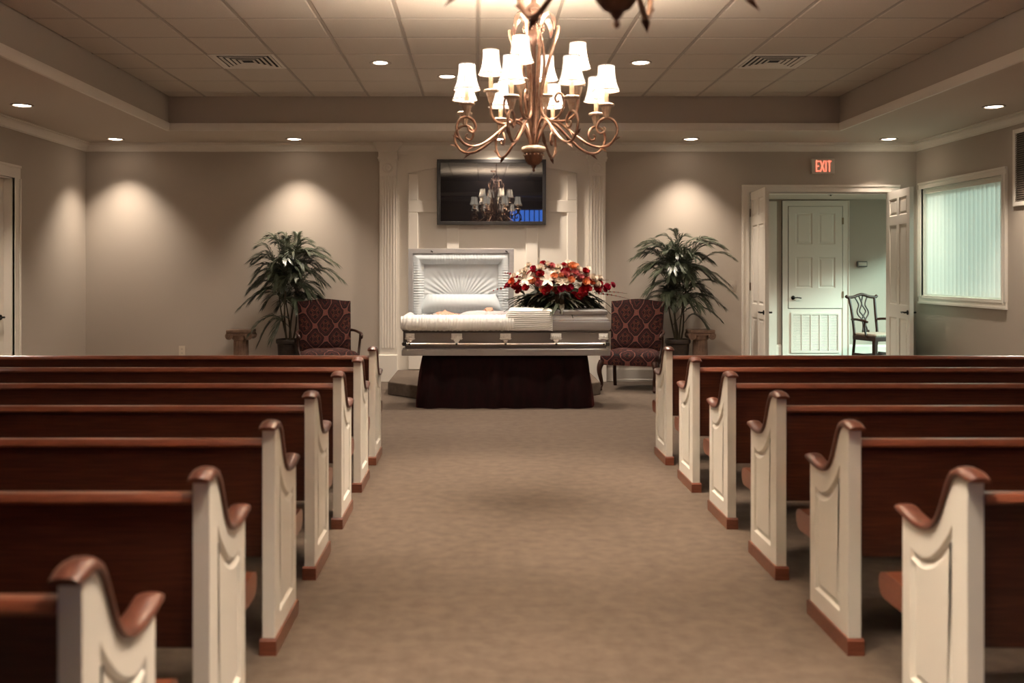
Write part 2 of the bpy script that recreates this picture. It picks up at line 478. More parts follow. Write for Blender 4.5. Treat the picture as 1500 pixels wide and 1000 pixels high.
# casings: local u (along wall), v up, d out of wall; matrix places them
def casing(name, u0, u1, h, w, m, sill=None):
    mb = MB()
    def board(a, b, c, d, side):
        mb.box(a, b, -0.02, 0, c, d, m)
        if side == 'l': mb.box(a-0.002, a+0.022, -0.03, 0, c, d, m); mb.box(b-0.016, b, -0.025, 0, c, d, m)
        if side == 'r': mb.box(b-0.022, b+0.002, -0.03, 0, c, d, m); mb.box(a, a+0.016, -0.025, 0, c, d, m)
        if side == 't': mb.box(a-0.002, b+0.002, -0.031, 0, d-0.022, d+0.002, m); mb.box(a+w-.016, b-w+.016, -0.0255, 0, c, c+0.016, m)
        if side == 'b': mb.box(a-0.002, b+0.002, -0.031, 0, c-0.002, c+0.022, m); mb.box(a+w-.016, b-w+.016, -0.0255, 0, d-.016, d, m)
    z0 = 0 if sill is None else sill
    zb = z0 if sill is None else z0-w
    board(u0-w, u0, z0, h, 'l'); board(u1, u1+w, z0, h, 'r'); board(u0-w, u1+w, h, h+w, 't')
    if sill is not None: board(u0-w, u1+w, zb, z0, 'b')
    return mb.build(name, WHITE)
Mback = T(0, YB, 0)
Mleft = T(XL, 0, 0) @ RZ(PI/2)              # local u -> +Y, out (-y) -> +X
Mright = T(XR, 0, 0) @ RZ(-PI/2)            # local u -> -Y, out -> -X
tr = struct(casing('trim_3', DX0, DX1, DH, 0.088, Mback), 'white casing around the double doorway')
mb = MB(); mb.box(DX0-0.001, DX0+0.018, YB-0.001, YB+WT+0.001, 0, DH); mb.box(DX1-0.018, DX1+0.001, YB-0.001, YB+WT+0.001, 0, DH)
mb.box(DX0, DX1, YB-0.001, YB+WT+0.001, DH-0.018, DH+0.001); mb.build('jamb', WHITE, tr)
tr = struct(casing('trim_4', LD0, LD1, DH, 0.135, Mleft), 'white casing around the side wall door')
mb = MB(); mb.box(XL-WT-.001, XL+.001, LD0-.001, LD0+.018, 0, DH); mb.box(XL-WT-.001, XL+.001, LD1-.018, LD1+.001, 0, DH)
mb.box(XL-WT-.001, XL+.001, LD0, LD1, DH-.018, DH+.001); mb.build('jamb', WHITE, tr)

# ------------------------------------------------------------------ panelled doors
def panel_door(name, w, h, rows, label, handle_z=0.88, hinge=True, mat=WHITE, th=0.044, lever=True, flip=False, cols=2):
    """hinge at the origin, leaf runs along +x, thickness along y"""
    st, mid = 0.105, 0.095
    if cols == 2:
        pw = (w - 2*st - mid)/2; colx = [(st, st+pw), (st+pw+mid, w-st)]
    mb = MB()
    mb.box(0, st, 0, th, 0, h); mb.box(w-st, w, 0, th, 0, h); mb.box(st+pw, st+pw+mid, 0, th, 0, h)
    for a, b in colx:
        z = 0
        for r0, r1 in rows: mb.box(a, b, 0, th, z, r0); z = r1
        mb.box(a, b, 0, th, z, h)
    d = struct(mb.build(name, mat), label)
    for a, b in colx:
        for r0, r1 in rows:
            q = MB()
            for y0, s in ((0.012, 1), (th-0.012, -1)):
                i0, i1 = 0.012, 0.042
                vs = []
                for ins, dy in ((0, -0.0095*s), (i0, 0), (0.022, 0), (i1, -0.007*s)):
                    vs += [(a+ins, y0+dy, r0+ins), (b-ins, y0+dy, r0+ins), (b-ins, y0+dy, r1-ins), (a+ins, y0+dy, r1-ins)]
                fs = [tuple(range(12, 16))]
                for k in range(3):
                    for l in range(4): fs.append((k*4+l, k*4+(l+1) % 4, (k+1)*4+(l+1) % 4, (k+1)*4+l))
                q.add(vs, fs)
            q.build('panel', mat, d, fix=True)
    if lever:
        for y0, s in ((0, -1), (th, 1)):
            q = MB(); m = T(w-0.065, y0, handle_z) @ RX(s*-PI/2)
            q.lathe([(0, 0), (0.028, 0), (0.028, 0.006), (0.022, 0.012), (0.010, 0.014), (0.010, 0.045), (0, 0.047)], 16, m=m)
            yy = y0 + s*0.043
            q.tube(smooth_path([(w-0.065, yy, handle_z), (w-0.10, yy+s*0.004, handle_z+0.004), (w-0.15, yy, handle_z-0.004), (w-0.185, yy-s*0.004, handle_z)]), 0.009, 8)
            q.build('lever_handle', BLACKM, d, smooth=40)
    if hinge:
        for z in (0.22, h/2, h-0.25):
            MB().box(-0.006, 0.03, -0.003, 0.0, z-0.05, z+0.05).add(*_cyl(-0.004, -0.004, z-0.05, z+0.05, 0.006)).build('hinge', BRASSH, d)
    return d
def _cyl(x, y, z0, z1, r, n=8):
    vs = [(x+r*math.cos(2*PI*i/n), y+r*math.sin(2*PI*i/n), z) for z in (z0, z1) for i in range(n)]
    fs = [(i, (i+1) % n, n+(i+1) % n, n+i) for i in range(n)] + [tuple(range(n-1, -1, -1)), tuple(range(n, 2*n))]
    return vs, fs
SIX = [(0.20, 0.80), (0.96, 1.92), (2.03, 2.24)]
LW = (DX1-DX0)/2 - 0.004
d1 = panel_door('door_1', LW, DH-0.02, SIX, 'white six panel door leaf swung open beside the palm')
d1.location = (DX0+0.02, YB-0.012, 0.012)
d1.rotation_euler.z = math.radians(-95.5)
d2 = panel_door('door_2', LW, DH-0.02, SIX, 'white six panel door leaf swung open beside the window')
# mirrored leaf: hinge on the right, leaf swings towards the camera
d2.location = (DX1-0.025, YB-0.012, 0.012)
d2.scale = (1, -1, 1)
d2.rotation_euler.z = math.radians(-97.5)
d4 = panel_door('door_3', LD1-LD0-0.04, DH-0.03, SIX, 'white six panel door set back in the side wall')
d4.location = (XL-WT+0.055, LD0+0.02, 0.012); d4.rotation_euler.z = PI/2

# ------------------------------------------------------------------ window with vertical blinds
wn = struct(casing('window_1', -WY1, -WY0, WZ1, 0.078, Mright, sill=WZ0), 'white framed window in the right wall')
mb = MB(); mb.box(XR-.001, XR+WT, WY0, WY0+.016, WZ0, WZ1); mb.box(XR-.001, XR+WT, WY1-.016, WY1, WZ0, WZ1)
mb.box(XR-.001, XR+WT, WY0, WY1, WZ1-.016, WZ1); mb.box(XR-.02, XR+WT, WY0, WY1, WZ0, WZ0+.02); mb.build('window_reveal', WHITE, wn)
mb = MB()
for a, b in ((WY0+.016, WY0+.06), (WY1-.06, WY1-.016)): mb.box(XR+.10, XR+.13, a, b, WZ0+.02, WZ1-.016)
mb.box(XR+.10, XR+.13, WY0+.06, WY1-.06, WZ0+.02, WZ0+.065); mb.box(XR+.10, XR+.13, WY0+.06, WY1-.06, WZ1-.06, WZ1-.016)
mb.build('sash', WHITE, wn)
for a, b in ((WY0+.06, WY1-.06),):
    MB().box(XR+.112, XR+.116, a, b, WZ0+.065, WZ1-.06).build('pane', GLASS, wn)
bl = thing('vertical_blind', 'closed white vertical slat blind hanging in the bright window', 'blind', (XR+0.045, (WY0+WY1)/2, WZ0))
MB().box(-0.03, 0.02, -(WY1-WY0)/2+.017, (WY1-WY0)/2-.017, WZ1-WZ0-0.06, WZ1-WZ0-0.017).build('headrail', WHITE, bl)
hs = WZ1-WZ0-0.06-0.035
q = MB()
prof = [(-0.046, -.002), (-0.03, .0025), (0, .004), (0.03, .0025), (0.046, -.002)]
q.grid(lambda u, v: (0.0075*(1-4*(u-.5)**2), -0.0535+0.107*u, v*hs), 6, 2)
sm = q.mesh('slat', smooth=60); sm.materials.append(SLAT)
ns = 19
for i in range(ns):
    o = obj('slat', sm, None, bl, loc=(0, -(WY1-WY0)/2+0.06+(WY1-WY0-0.12)*i/(ns-1), 0.035))
    o.rotation_euler.z = math.radians(23 + 2*math.sin(i*2.1))
# transom added out of view; its glowing glass gives the television a blue reflection
w2 = struct(MB().box(RW[0], RW[1], YR-.10, YR-.09, RW[2], RW[3]).build('window_2', BLUEW), 'blue glowing transom window added in the rear wall for the screen reflection')
mb = MB()
for k in range(8):
    x = RW[0] + (RW[1]-RW[0])*k/7
    mb.box(x-.012, x+.012, YR-.09, YR-.03, RW[2], RW[3])
mb.box(RW[0], RW[1], YR-.09, YR+.01, RW[2]-.03, RW[2]+.02); mb.box(RW[0]-.03, RW[1]+.03, YR-.09, YR+.01, RW[3]-.02, RW[3]+.03)
mb.build('mullion', WHITE, w2)

# ------------------------------------------------------------------ hall beyond the doors
HY, HZ, HX0, HX1 = 14.30, 2.44, 2.7, 7.0
GD = (12.2, 14.1, 0.03, 2.05)
ws = struct(MB().box(HX0, HX1, HY, HY+.12, 0, HZ+.1).build('wall_hall_back', WALL))
struct(MB().box(HX0-.12, HX0, YB+WT, HY+.12, 0, HZ+.1).build('wall_hall_left', WALL))
mb = MB(); holed_wall(mb, YB+WT, HY+.12, 0, HZ+.1, [GD], HX1, HX1+.12, 'y'); struct(mb.build('wall_hall_right', WALL))
struct(MB().box(HX0, HX1+.12, YB+WT, HY, HZ, HZ+.08).build('ceiling_hall', SOFFIT))
struct(MB().prism([(HY-d, z) for d, z in base_profile(0.27)], 5.545, HX1, 'x').prism([(HY-d, z) for d, z in base_profile(0.27)], 4.455, 4.53, 'x').build('baseboard_hall', WHITE))
gd = struct(MB().box(HX1+.03, HX1+.07, GD[0], GD[0]+.09, GD[2], GD[3]).box(HX1+.03, HX1+.07, GD[1]-.09, GD[1], GD[2], GD[3])
            .box(HX1+.03, HX1+.07, GD[0]+.09, GD[1]-.09, GD[2], GD[2]+.15).box(HX1+.03, HX1+.07, GD[0]+.09, GD[1]-.09, GD[3]-.09, GD[3]).build('door_5', WHITE), 'glazed outer door at the end of the hall')
MB().box(HX1+.048, HX1+.052, GD[0]+.09, GD[1]-.09, GD[2]+.15, GD[3]-.09).build('pane', GLASS, gd)
struct(MB().box(HX1+.12, HX1+9, 8, 20, -0.1, -0.02).build('ground_outside', M('pale paving', (0.42, 0.46, 0.42), 0.9, col2=(0.36, 0.40, 0.37), nscale=3)))
# closet door with a return grille beneath it
Mh = T(0, HY, 0)
mb = MB(); mb.box(4.535, 4.62, HY-.03, HY, 0, 2.42); mb.box(5.44, 5.536, HY-.03, HY, 0, 2.42); mb.box(4.62, 5.44, HY-.03, HY, 2.338, 2.42)
mb.box(4.535, 4.548, HY-.038, HY, 0, 2.42); mb.box(5.522, 5.536, HY-.038, HY, 0, 2.42); mb.box(4.62, 5.44, HY-.022, HY, 0.0, 0.806)
struct(mb.build('trim_5', WHITE), 'white surround of the closet door in the hall')
d3 = panel_door('door_4', 0.80, 1.515, [(0.30, 0.76), (0.95, 1.42)], 'short white four panel closet door above a grille in the hall', handle_z=0.16, hinge=False, th=0.03, lever=False)
d3.location = (4.63, HY-.034, 0.816)
q = MB(); q.lathe([(0, 0), (0.03, 0), (0.03, .006), (.02, .012), (.011, .015), (.011, .045), (0, .047)], 16, m=T(.065, 0, .155) @ RX(PI/2))
q.tube([(.065, -.042, .155), (.12, -.046, .158), (.175, -.040, .150)], .009, 8); q.build('lever_handle', BLACKM, d3, smooth=40)
for z in (0.2, 1.3): MB().box(0.795, 0.82, -.006, .0, z-.05, z+.05).build('hinge', BRASSH, d3)
gr = thing('return_grille', 'white louvred return air grille below the hall closet door', 'air grille', (5.03, HY-.022, 0.149))
mb = MB(); mb.box(-.365, -.335, -.014, 0, 0, .60); mb.box(.335, .365, -.014, 0, 0, .60); mb.box(-.335, .335, -.014, 0, 0, .03); mb.box(-.335, .335, -.014, 0, .57, .60)
mb.build('frame', WHITE, gr); MB().box(-.335, .335, -.002, 0, .03, .57).build('backing', M('grille shadow', (0.30, 0.31, 0.29), 0.8), gr)
for k in range(1, 5): MB().box(-.335+.67*k/5-.006, -.335+.67*k/5+.006, -.013, -.002, .03, .57).build('bar', WHITE, gr)
fm = MB().add([(-.335, -.010, 0), (.335, -.010, 0), (.335, -.002, .012), (-.335, -.002, .012), (-.335, -.0085, -.001), (.335, -.0085, -.001)], [(0, 1, 2, 3), (4, 5, 1, 0)]).mesh('fin')
fm.materials.append(WHITE)
for k in range(30): obj('fin', fm, None, gr, loc=(0, 0, .036+.0178*k))
# neighbouring hall door, mostly hidden by the open leaf
mb = MB(); mb.box(4.32, 4.453, HY-.03, HY, 0, 2.41); mb.box(3.3, 3.42, HY-.03, HY, 0, 2.41); mb.box(3.42, 4.32, HY-.03, HY, 2.33, 2.41)
struct(mb.build('trim_6', WHITE), 'white casing of the second hall door behind the open leaf')
d6 = panel_door('door_6', 0.90, 2.31, SIX, 'white door in the hall behind the open leaf', hinge=False, th=0.02); d6.location = (3.42, HY-.024, 0.01)

# ------------------------------------------------------------------ panelled bay with pilasters
BC = 0.174
bay = struct(MB().box(BC-1.19, BC+1.19, YB-0.03, YB, 0.0, ZS-0.10).build('wall_bay', WHITE), 'white panelled bay behind the casket')
YF = YB-0.03
def piece(name, x0, x1, z0, z1, t=0.022, bev=0.006):
    return MB().box(x0, x1, YF-t, YF+0.002, z0, z1).build(name, WHITE, bay, bev=bev)
# arched outer frame
X0, X1 = -0.872, 1.22
arc = []
ztop, zspr = 2.70, 2.585
for k in range(21):
    t = k/20; x = X0 + (X1-X0)*t
    arc.append((x, zspr + (ztop-zspr)*math.sin(PI*t)**0.8 if 0 < t < 1 else zspr))
zl = ZS-0.10
mb = MB()
L0, L1 = BC-1.05, BC+1.05
mb.prism([(L0, 0.15), (X0, 0.15), (X0, zspr), (X0, zl), (L0, zl)], YF-.034, YF+.002, 'y')
mb.prism([(X1, 0.15), (L1, 0.15), (L1, zl), (X1, zl), (X1, zspr)], YF-.034, YF+.002, 'y')
for k in range(20):
    a, b = arc[k], arc[k+1]
    mb.prism([a, b, (b[0], zl), (a[0], zl)], YF-.034, YF+.002, 'y')
mb.build('frame', WHITE, bay)
zr0, zr1 = EYE-(311-395)/118.0, EYE-(293-395)/118.0
piece('stile', X0+0.002, X0+0.118, zr1, zspr-0.002); piece('stile', X1-0.118, X1-0.002, zr1, zspr-.002)
piece('rail', X0+0.002, X1-0.002, zr0, zr1)
def bx(px): return (px-701)/118.0
zb = 0.62
piece('stile', X0+0.002, X0+0.118, 0.36, zr0); piece('stile', X1-0.118, X1-0.002, 0.36, zr0)
piece('stile', bx(654), bx(672), 0.36, zr0); piece('stile', bx(770), bx(788), 0.36, zr0)
piece('rail', X0+0.002, X1-0.002, 0.15, 0.36)
for cx in (BC-1.297, BC+1.296):
    pl = MB().box(cx-.105, cx+.105, YB-.075, YB, 0.17, 2.73).build('pilaster', WHITE, bay)
    q = MB()
    for k in range(5):
        xx = cx - .068 + .034*k
        q.prism([(xx-.011, YB-.0755), (xx-.006, YB-.084), (xx+.006, YB-.084), (xx+.011, YB-.0755)], 0.42, 2.545, 'z')
    q.build('fluting', WHITE, pl, smooth=50)
    MB().box(cx-.118, cx+.118, YB-.095, YB, 0, 0.335).build('plinth', WHITE, pl, bev=.008)
    q = MB().box(cx-.098, cx+.098, YB-.088, YB-.07, 2.56, 2.735)
    q.lathe([(0.062, 0), (.066, .008), (.058, .014), (.05, .008), (.034, .008), (.03, .014), (.016, .017), (0, .012)], 24, m=T(cx, YB-.086, 2.65) @ RX(PI/2), cap=False)
    q.build('rosette', WHITE, pl, smooth=40)
    q = MB()
    for h0, h1, o in ((2.735, 2.762, .012), (2.762, 2.785, .022), (2.785, 2.845, .012)): q.box(cx-.105-o, cx+.105+o, YB-.075-o, YB, h0, h1)
    q.prism([(cx-.117, 2.845), (cx-.13, 2.865), (cx-.15, 2.90), (cx-.178, 2.93), (cx-.178, ZS-.001), (cx+.178, ZS-.001), (cx+.178, 2.93), (cx+.15, 2.90), (cx+.13, 2.865), (cx+.117, 2.845)], YB-.15, YB-.02, 'y')
    q.build('capital', WHITE, pl, smooth=30)
# bay crown runs between the capitals
MB().prism([(YB-.03, ZS-.15), (YB-.05, ZS-.148), (YB-.055, ZS-.11), (YB-.09, ZS-.07), (YB-.115, ZS-.045), (YB-.12, ZS-.001), (YB-.03, ZS-.001)], BC-1.17, BC+1.17, 'x').build('bay_crown', WHITE, bay, smooth=30)

# low carpeted platform in front of the bay
pz = 0.144
pt = MB().prism([(-1.008, YB-.03), (-1.008, 10.62), (-0.63, 10.245), (0.98, 10.245), (1.356, 10.62), (1.356, YB-.03)], 0, pz, 'z').build('platform', CARPET, bev=.012)
struct(pt, 'low carpeted platform step behind the casket')

# ------------------------------------------------------------------ recessed ceiling lights
def downlight(x, y, z, label, spot=92, power=CAN_W, blend=0.85, aim=(0, 0)):
    t = thing('recessed_light', label, 'ceiling light', (x, y, z), 0, 'recessed ceiling lights')
    obj('trim_ring', DL_RING, None, t); obj('lens', DL_LENS, None, t)
    lamp('spot_beam', 'SPOT', power, CANC, t, (0, 0, -0.022), (aim[0], aim[1], 0), spot_size=math.radians(spot), spot_blend=blend, shadow_soft_size=0.04)
    return t
q = MB().lathe([(0.082, 0.0), (0.105, 0.0), (0.105, -0.007), (0.088, -0.010), (0.080, -0.004), (0.082, 0)], 28, cap=False)
DL_RING = q.mesh('trim_ring', smooth=40); DL_RING.materials.append(CANR)
q = MB().lathe([(0, -0.012), (0.05, -0.010), (0.081, -0.002)], 28, cap=False)
DL_LENS = q.mesh('lens', smooth=40); DL_LENS.materials.append(CANL)
for x, y, l in ((-4.374, 11.51, 'recessed soffit light in the far left corner'),
                (-2.22, 11.51, 'recessed soffit light above the potted palm left of the bay'),
                (0.238, 11.51, 'recessed soffit light above the television, partly behind the chandelier'),
                (2.557, 11.51, 'recessed soffit light above the potted palm right of the bay'),
                (4.94, 11.51, 'recessed soffit light in the far right corner beside the exit sign'),
                (-4.37, 9.15, 'recessed soffit light by the left side door'),
                (4.975, 9.226, 'recessed soffit light by the blind covered window')):
    downlight(x, y, ZS, l, **(dict(spot=140, power=CAN_W*1.4) if abs(x-.238) < .01 else dict(power=CAN_W*.5) if x == 4.94 else {}))
for x, sn in ((-4.37, 'left'), (4.975, 'right')):
    for y, rn in ((6.85, 'front pew row'), (4.55, 'fourth pew row'), (2.25, 'last pew rows'), (-0.05, 'floor behind the pews')):
        downlight(x, y, ZS, 'recessed soffit light along the %s wall beside the %s' % (sn, rn))
for x, y, l in ((-0.92, 8.96, 'recessed tray light left of the gilt chandelier'), (1.52, 8.96, 'recessed tray light right of the gilt chandelier'),
                (-0.315, 9.60, 'recessed tray light just left of the chandelier shades, nearest the bay'), (0.92, 9.60, 'recessed tray light hidden behind the chandelier shades')):
    downlight(x, y, ZT+0.002, l, spot=140, power=60, blend=1.0)
for x, sn in ((-0.92, 'left'), (1.52, 'right')):
    for y, rn in ((6.55, 'front pews'), (4.15, 'middle pews'), (1.75, 'rear pews')):
        downlight(x, y, ZT+0.002, 'recessed tray light on the %s of the aisle above the %s' % (sn, rn), spot=110, power=13)

# ------------------------------------------------------------------ ceiling vents and wall grille
def ceiling_vent(cx, label):
    t = thing('ceiling_vent', label, 'ceiling vent', (cx, 8.914, ZT), 0, 'ceiling vents')
    mb = MB().ring((-.30, .30, -.30, .30), [(0, .004), (0, -.004), (.03, -.004), (.03, .004)]); mb.build('frame', WHITE, t)
    MB().box(-.27, .27, -.27, .27, .03, .034).build('duct', DARKG, t)
    for k in range(5):
        d = .035 + .047*k
        MB().ring((-.30, .30, -.30, .30), [(d, -.005), (d+.026, -.002), (d+.026, .0), (d, -.003)]).build('vane', WHITE, t)
    return t
ceiling_vent(-2.1505, 'square louvred ceiling vent above the left pews')
ceiling_vent(2.7535, 'square louvred ceiling vent above the right pews')
lv = thing('wall_grille', 'tall brown louvred grille on the right wall beyond the window', 'air grille', (XR, 9.30, 2.03))
mb = MB(); mb.box(-.025, 0, -.43, -.385, 0, .78); mb.box(-.025, 0, .385, .43, 0, .78); mb.box(-.025, 0, -.385, .385, 0, .045); mb.box(-.025, 0, -.385, .385, .735, .78)
mb.build('frame', WHITE, lv, bev=.004); MB().box(-.004, 0, -.385, .385, .045, .735).build('backing', DARKG, lv)
fm = MB().add([(-.022, -.385, 0), (-.022, .385, 0), (-.004, .385, .016), (-.004, -.385, .016), (-.020, -.385, -.002), (-.020, .385, -.002)], [(0, 1, 2, 3), (4, 5, 1, 0)]).mesh('fin')
fm.materials.append(M('brown fin', (0.20, 0.16, 0.125), .5))
for k in range(31): obj('fin', fm, None, lv, loc=(0, 0, .052+.022*k))

# ------------------------------------------------------------------ pews
# end panel: profile in (y, z); y grows towards the casket
TOP = [(0.0, .812), (0.03, .815), (0.055, .811), (0.08, .792), (0.105, .754), (0.13, .708), (0.155, .668), (0.185, .637), (0.22, .618), (0.26, .609), (0.30, .606), (0.335, .608), (0.37, .613), (0.40, .620)]
topc = [(p.x, p.y) for p in smooth_path([(a, b, 0) for a, b in TOP], 3)]
PT = 0.045
def offset_poly(poly, d):
    """inset a CCW polygon"""
    n = len(poly); out = []
    for i in range(n):
        p0, p1, p2 = Vector(poly[i-1]), Vector(poly[i]), Vector(poly[(i+1) % n])
        e1 = (p1-p0).normalized(); e2 = (p2-p1).normalized()
        n1 = Vector((-e1.y, e1.x)); n2 = Vector((-e2.y, e2.x))
        b = n1+n2
        b = b/max(b.dot(n1), 0.35) if b.length > 1e-6 else n1
        out.append((p1.x+b.x*d, p1.y+b.y*d))
    return out
def end_panel_mesh(side):
    """side=+1: the show face looks to +x"""
    outer = [(0, 0.055), (0.40, 0.055)] + topc[::-1]
    # routed panel outline with the swooping top
    sw = [(0.345, 0.534), (0.305, 0.523), (0.26, 0.525), (0.21, 0.545), (0.16, 0.582), (0.115, 0.628), (0.085, 0.668)]
    swc = [(p.x, p.y) for p in smooth_path([(a, b, 0) for a, b in sw], 3)]
    inner = [(0.085, 0.125), (0.345, 0.125)] + swc
    bm = bmesh.new()
    fx = side*PT
    def loop(poly, x): return [bm.verts.new((x, a, b)) for a, b in poly]
    def edges(vs):
        return [bm.edges.new((vs[i], vs[(i+1) % len(vs)])) for i in range(len(vs))]
    of, inn = loop(outer, fx), loop(inner, fx)
    e = edges(of) + edges(inn)
    bmesh.ops.triangle_fill(bm, use_beauty=True, use_dissolve=False, edges=e)
    prev = inn
    for ins, dx in ((0.008, -0.013), (0.016, -0.013), (0.034, -0.002)):
        cur = loop(offset_poly(inner, ins), fx+side*dx)
        for i in range(len(cur)):
            j = (i+1) % len(cur)
            bm.faces.new((prev[i], prev[j], cur[j], cur[i]))
        prev = cur
    bm.faces.new(prev)
    ob = loop(outer, 0)
    for i in range(len(ob)):
        j = (i+1) % len(ob)
        bm.faces.new((of[i], of[j], ob[j], ob[i]))
    bm.faces.new(ob)
    bmesh.ops.recalc_face_normals(bm, faces=bm.faces)
    me = bpy.data.meshes.new('end_panel'); bm.to_mesh(me); bm.free()
    me.materials.append(PEWW)
    me.polygons.foreach_set('use_smooth', [True]*len(me.polygons)); me.set_sharp_from_angle(angle=math.radians(28))
    return me
def cap_mesh():
    """moulded arm cap that follows the top of the panel"""
    pts = [(-0.030, .812)] + topc + [(0.425, .624), (0.446, .628)]
    n = len(pts); vs = []; fs = []
    sect = [(-.029, 0), (-.034, .004), (-.034, .010), (-.029, .018), (-.016, .0235), (0, .025), (.016, .0235), (.029, .018), (.034, .010), (.034, .004), (.029, 0)]
    k = len(sect)
    for i, (y, z) in enumerate(pts):
        a = Vector(pts[max(i-1, 0)]); b = Vector(pts[min(i+1, n-1)])
        t = (b-a).normalized(); nn = Vector((-t.y, t.x))
        g = 1.0
        if i == 0: g = 0.55
        if i == n-1: g = 0.6
        w = 1.0 + 0.25*max(0, 1-abs(i-9)/8.0)
        for sx, sz in sect:
            vs.append((sx*(0.85 if g < 1 else 1), y + nn.x*sz*g*w, z + nn.y*sz*g*w))
    for i in range(n-1):
        for j in range(k):
            l = (j+1) % k
            fs.append((i*k+j, i*k+l, (i+1)*k+l, (i+1)*k+j))
    fs.append(tuple(range(k))); fs.append(tuple((n-1)*k+j for j in range(k-1, -1, -1)))
    mb = MB().add(vs, fs); me = mb.mesh('arm_cap', smooth=50); me.materials.append(CAPW)
    return me
EP = {1: end_panel_mesh(1), -1: end_panel_mesh(-1)}
CAPM = cap_mesh()
BASEM = MB().prism([(-.012, 0), (.415, 0), (.415, .052), (.405, .060), (-.004, .060), (-.012, .052)], -.031, .031, 'x').mesh('base_block'); BASEM.materials.append(WOODC)
pew_cache = {}
def pew(side, row_y, xin, xout, label):
    """side -1: left bank (show end faces +x); the pew runs from xin (aisle) to xout (side wall)"""
    L = abs(xout-xin); s = -1 if side < 0 else 1      # direction from the aisle outwards
    t = thing('pew', label, 'pew', (xin, row_y, 0), 0, 'pews in two banks')
    key = (side, round(L, 3))
    if key not in pew_cache:
        a, b = sorted((s*PT, s*(L-PT)))
        back = MB()
        back.prism([(.030, .345), (.056, .345), (.040, .748), (.012, .748)], a, b, 'x')
        rail = MB()
        rail.prism([(-.006, .748), (-.010, .756), (-.006, .768), (.004, .776), (.030, .777), (.046, .772), (.052, .762), (.050, .748)], a, b, 'x')
        seat = MB()
        prof = [(.056, .350), (.40, .352), (.405, .300), (.56, .298), (.585, .306), (.600, .330), (.602, .358), (.590, .377), (.56, .387), (.40, .385), (.056, .378)]
        seat.prism(prof, a, b, 'x')
        nose = [(.417, .300), (.56, .298), (.585, .306), (.600, .330), (.602, .358), (.590, .377), (.56, .387), (.417, .385)]
        c, d = sorted((s*0.010, s*PT)); seat.prism(nose, c, d, 'x')
        c, d = sorted((s*(L-PT), s*(L-.010))); seat.prism(nose, c, d, 'x')
        res = []
        for nm, mb_, mt in (('backrest', back, WOODP), ('top_rail', rail, WOODC), ('seat', seat, WOODC)):
            me = mb_.mesh(nm, smooth=35); me.materials.append(mt); res.append((nm, me))
        pew_cache[key] = res
    for nm, me in pew_cache[key]: obj(nm, me, None, t)
    # aisle end and wall end
    for x, f in ((s*PT, -s), (s*(L-PT), s)):
        o = obj('end_panel', EP[f], None, t, loc=(x, 0, 0))
        obj('arm_cap', CAPM, None, t, loc=(x+f*PT/2, 0, 0)); obj('base_block', BASEM, None, t, loc=(x+f*PT/2, 0, 0))
    return t
ORD = ['front row nearest the casket', 'second row from the casket', 'third row from the casket', 'fourth row from the casket',
       'fifth row from the casket', 'sixth row from the casket', 'last row, closest to the camera']
ROWS = [6.80 - 0.838*k for k in range(7)]
for k, y in enumerate(ROWS):
    pew(-1, y, -0.735, -4.15, 'white ended mahogany pew in the left bank, ' + ORD[k])
    if k < 6:
        pew(1, y, 1.335, 4.75, 'white ended mahogany pew in the right bank, ' + (ORD[k] if k < 5 else 'sixth row, closest to the camera'))

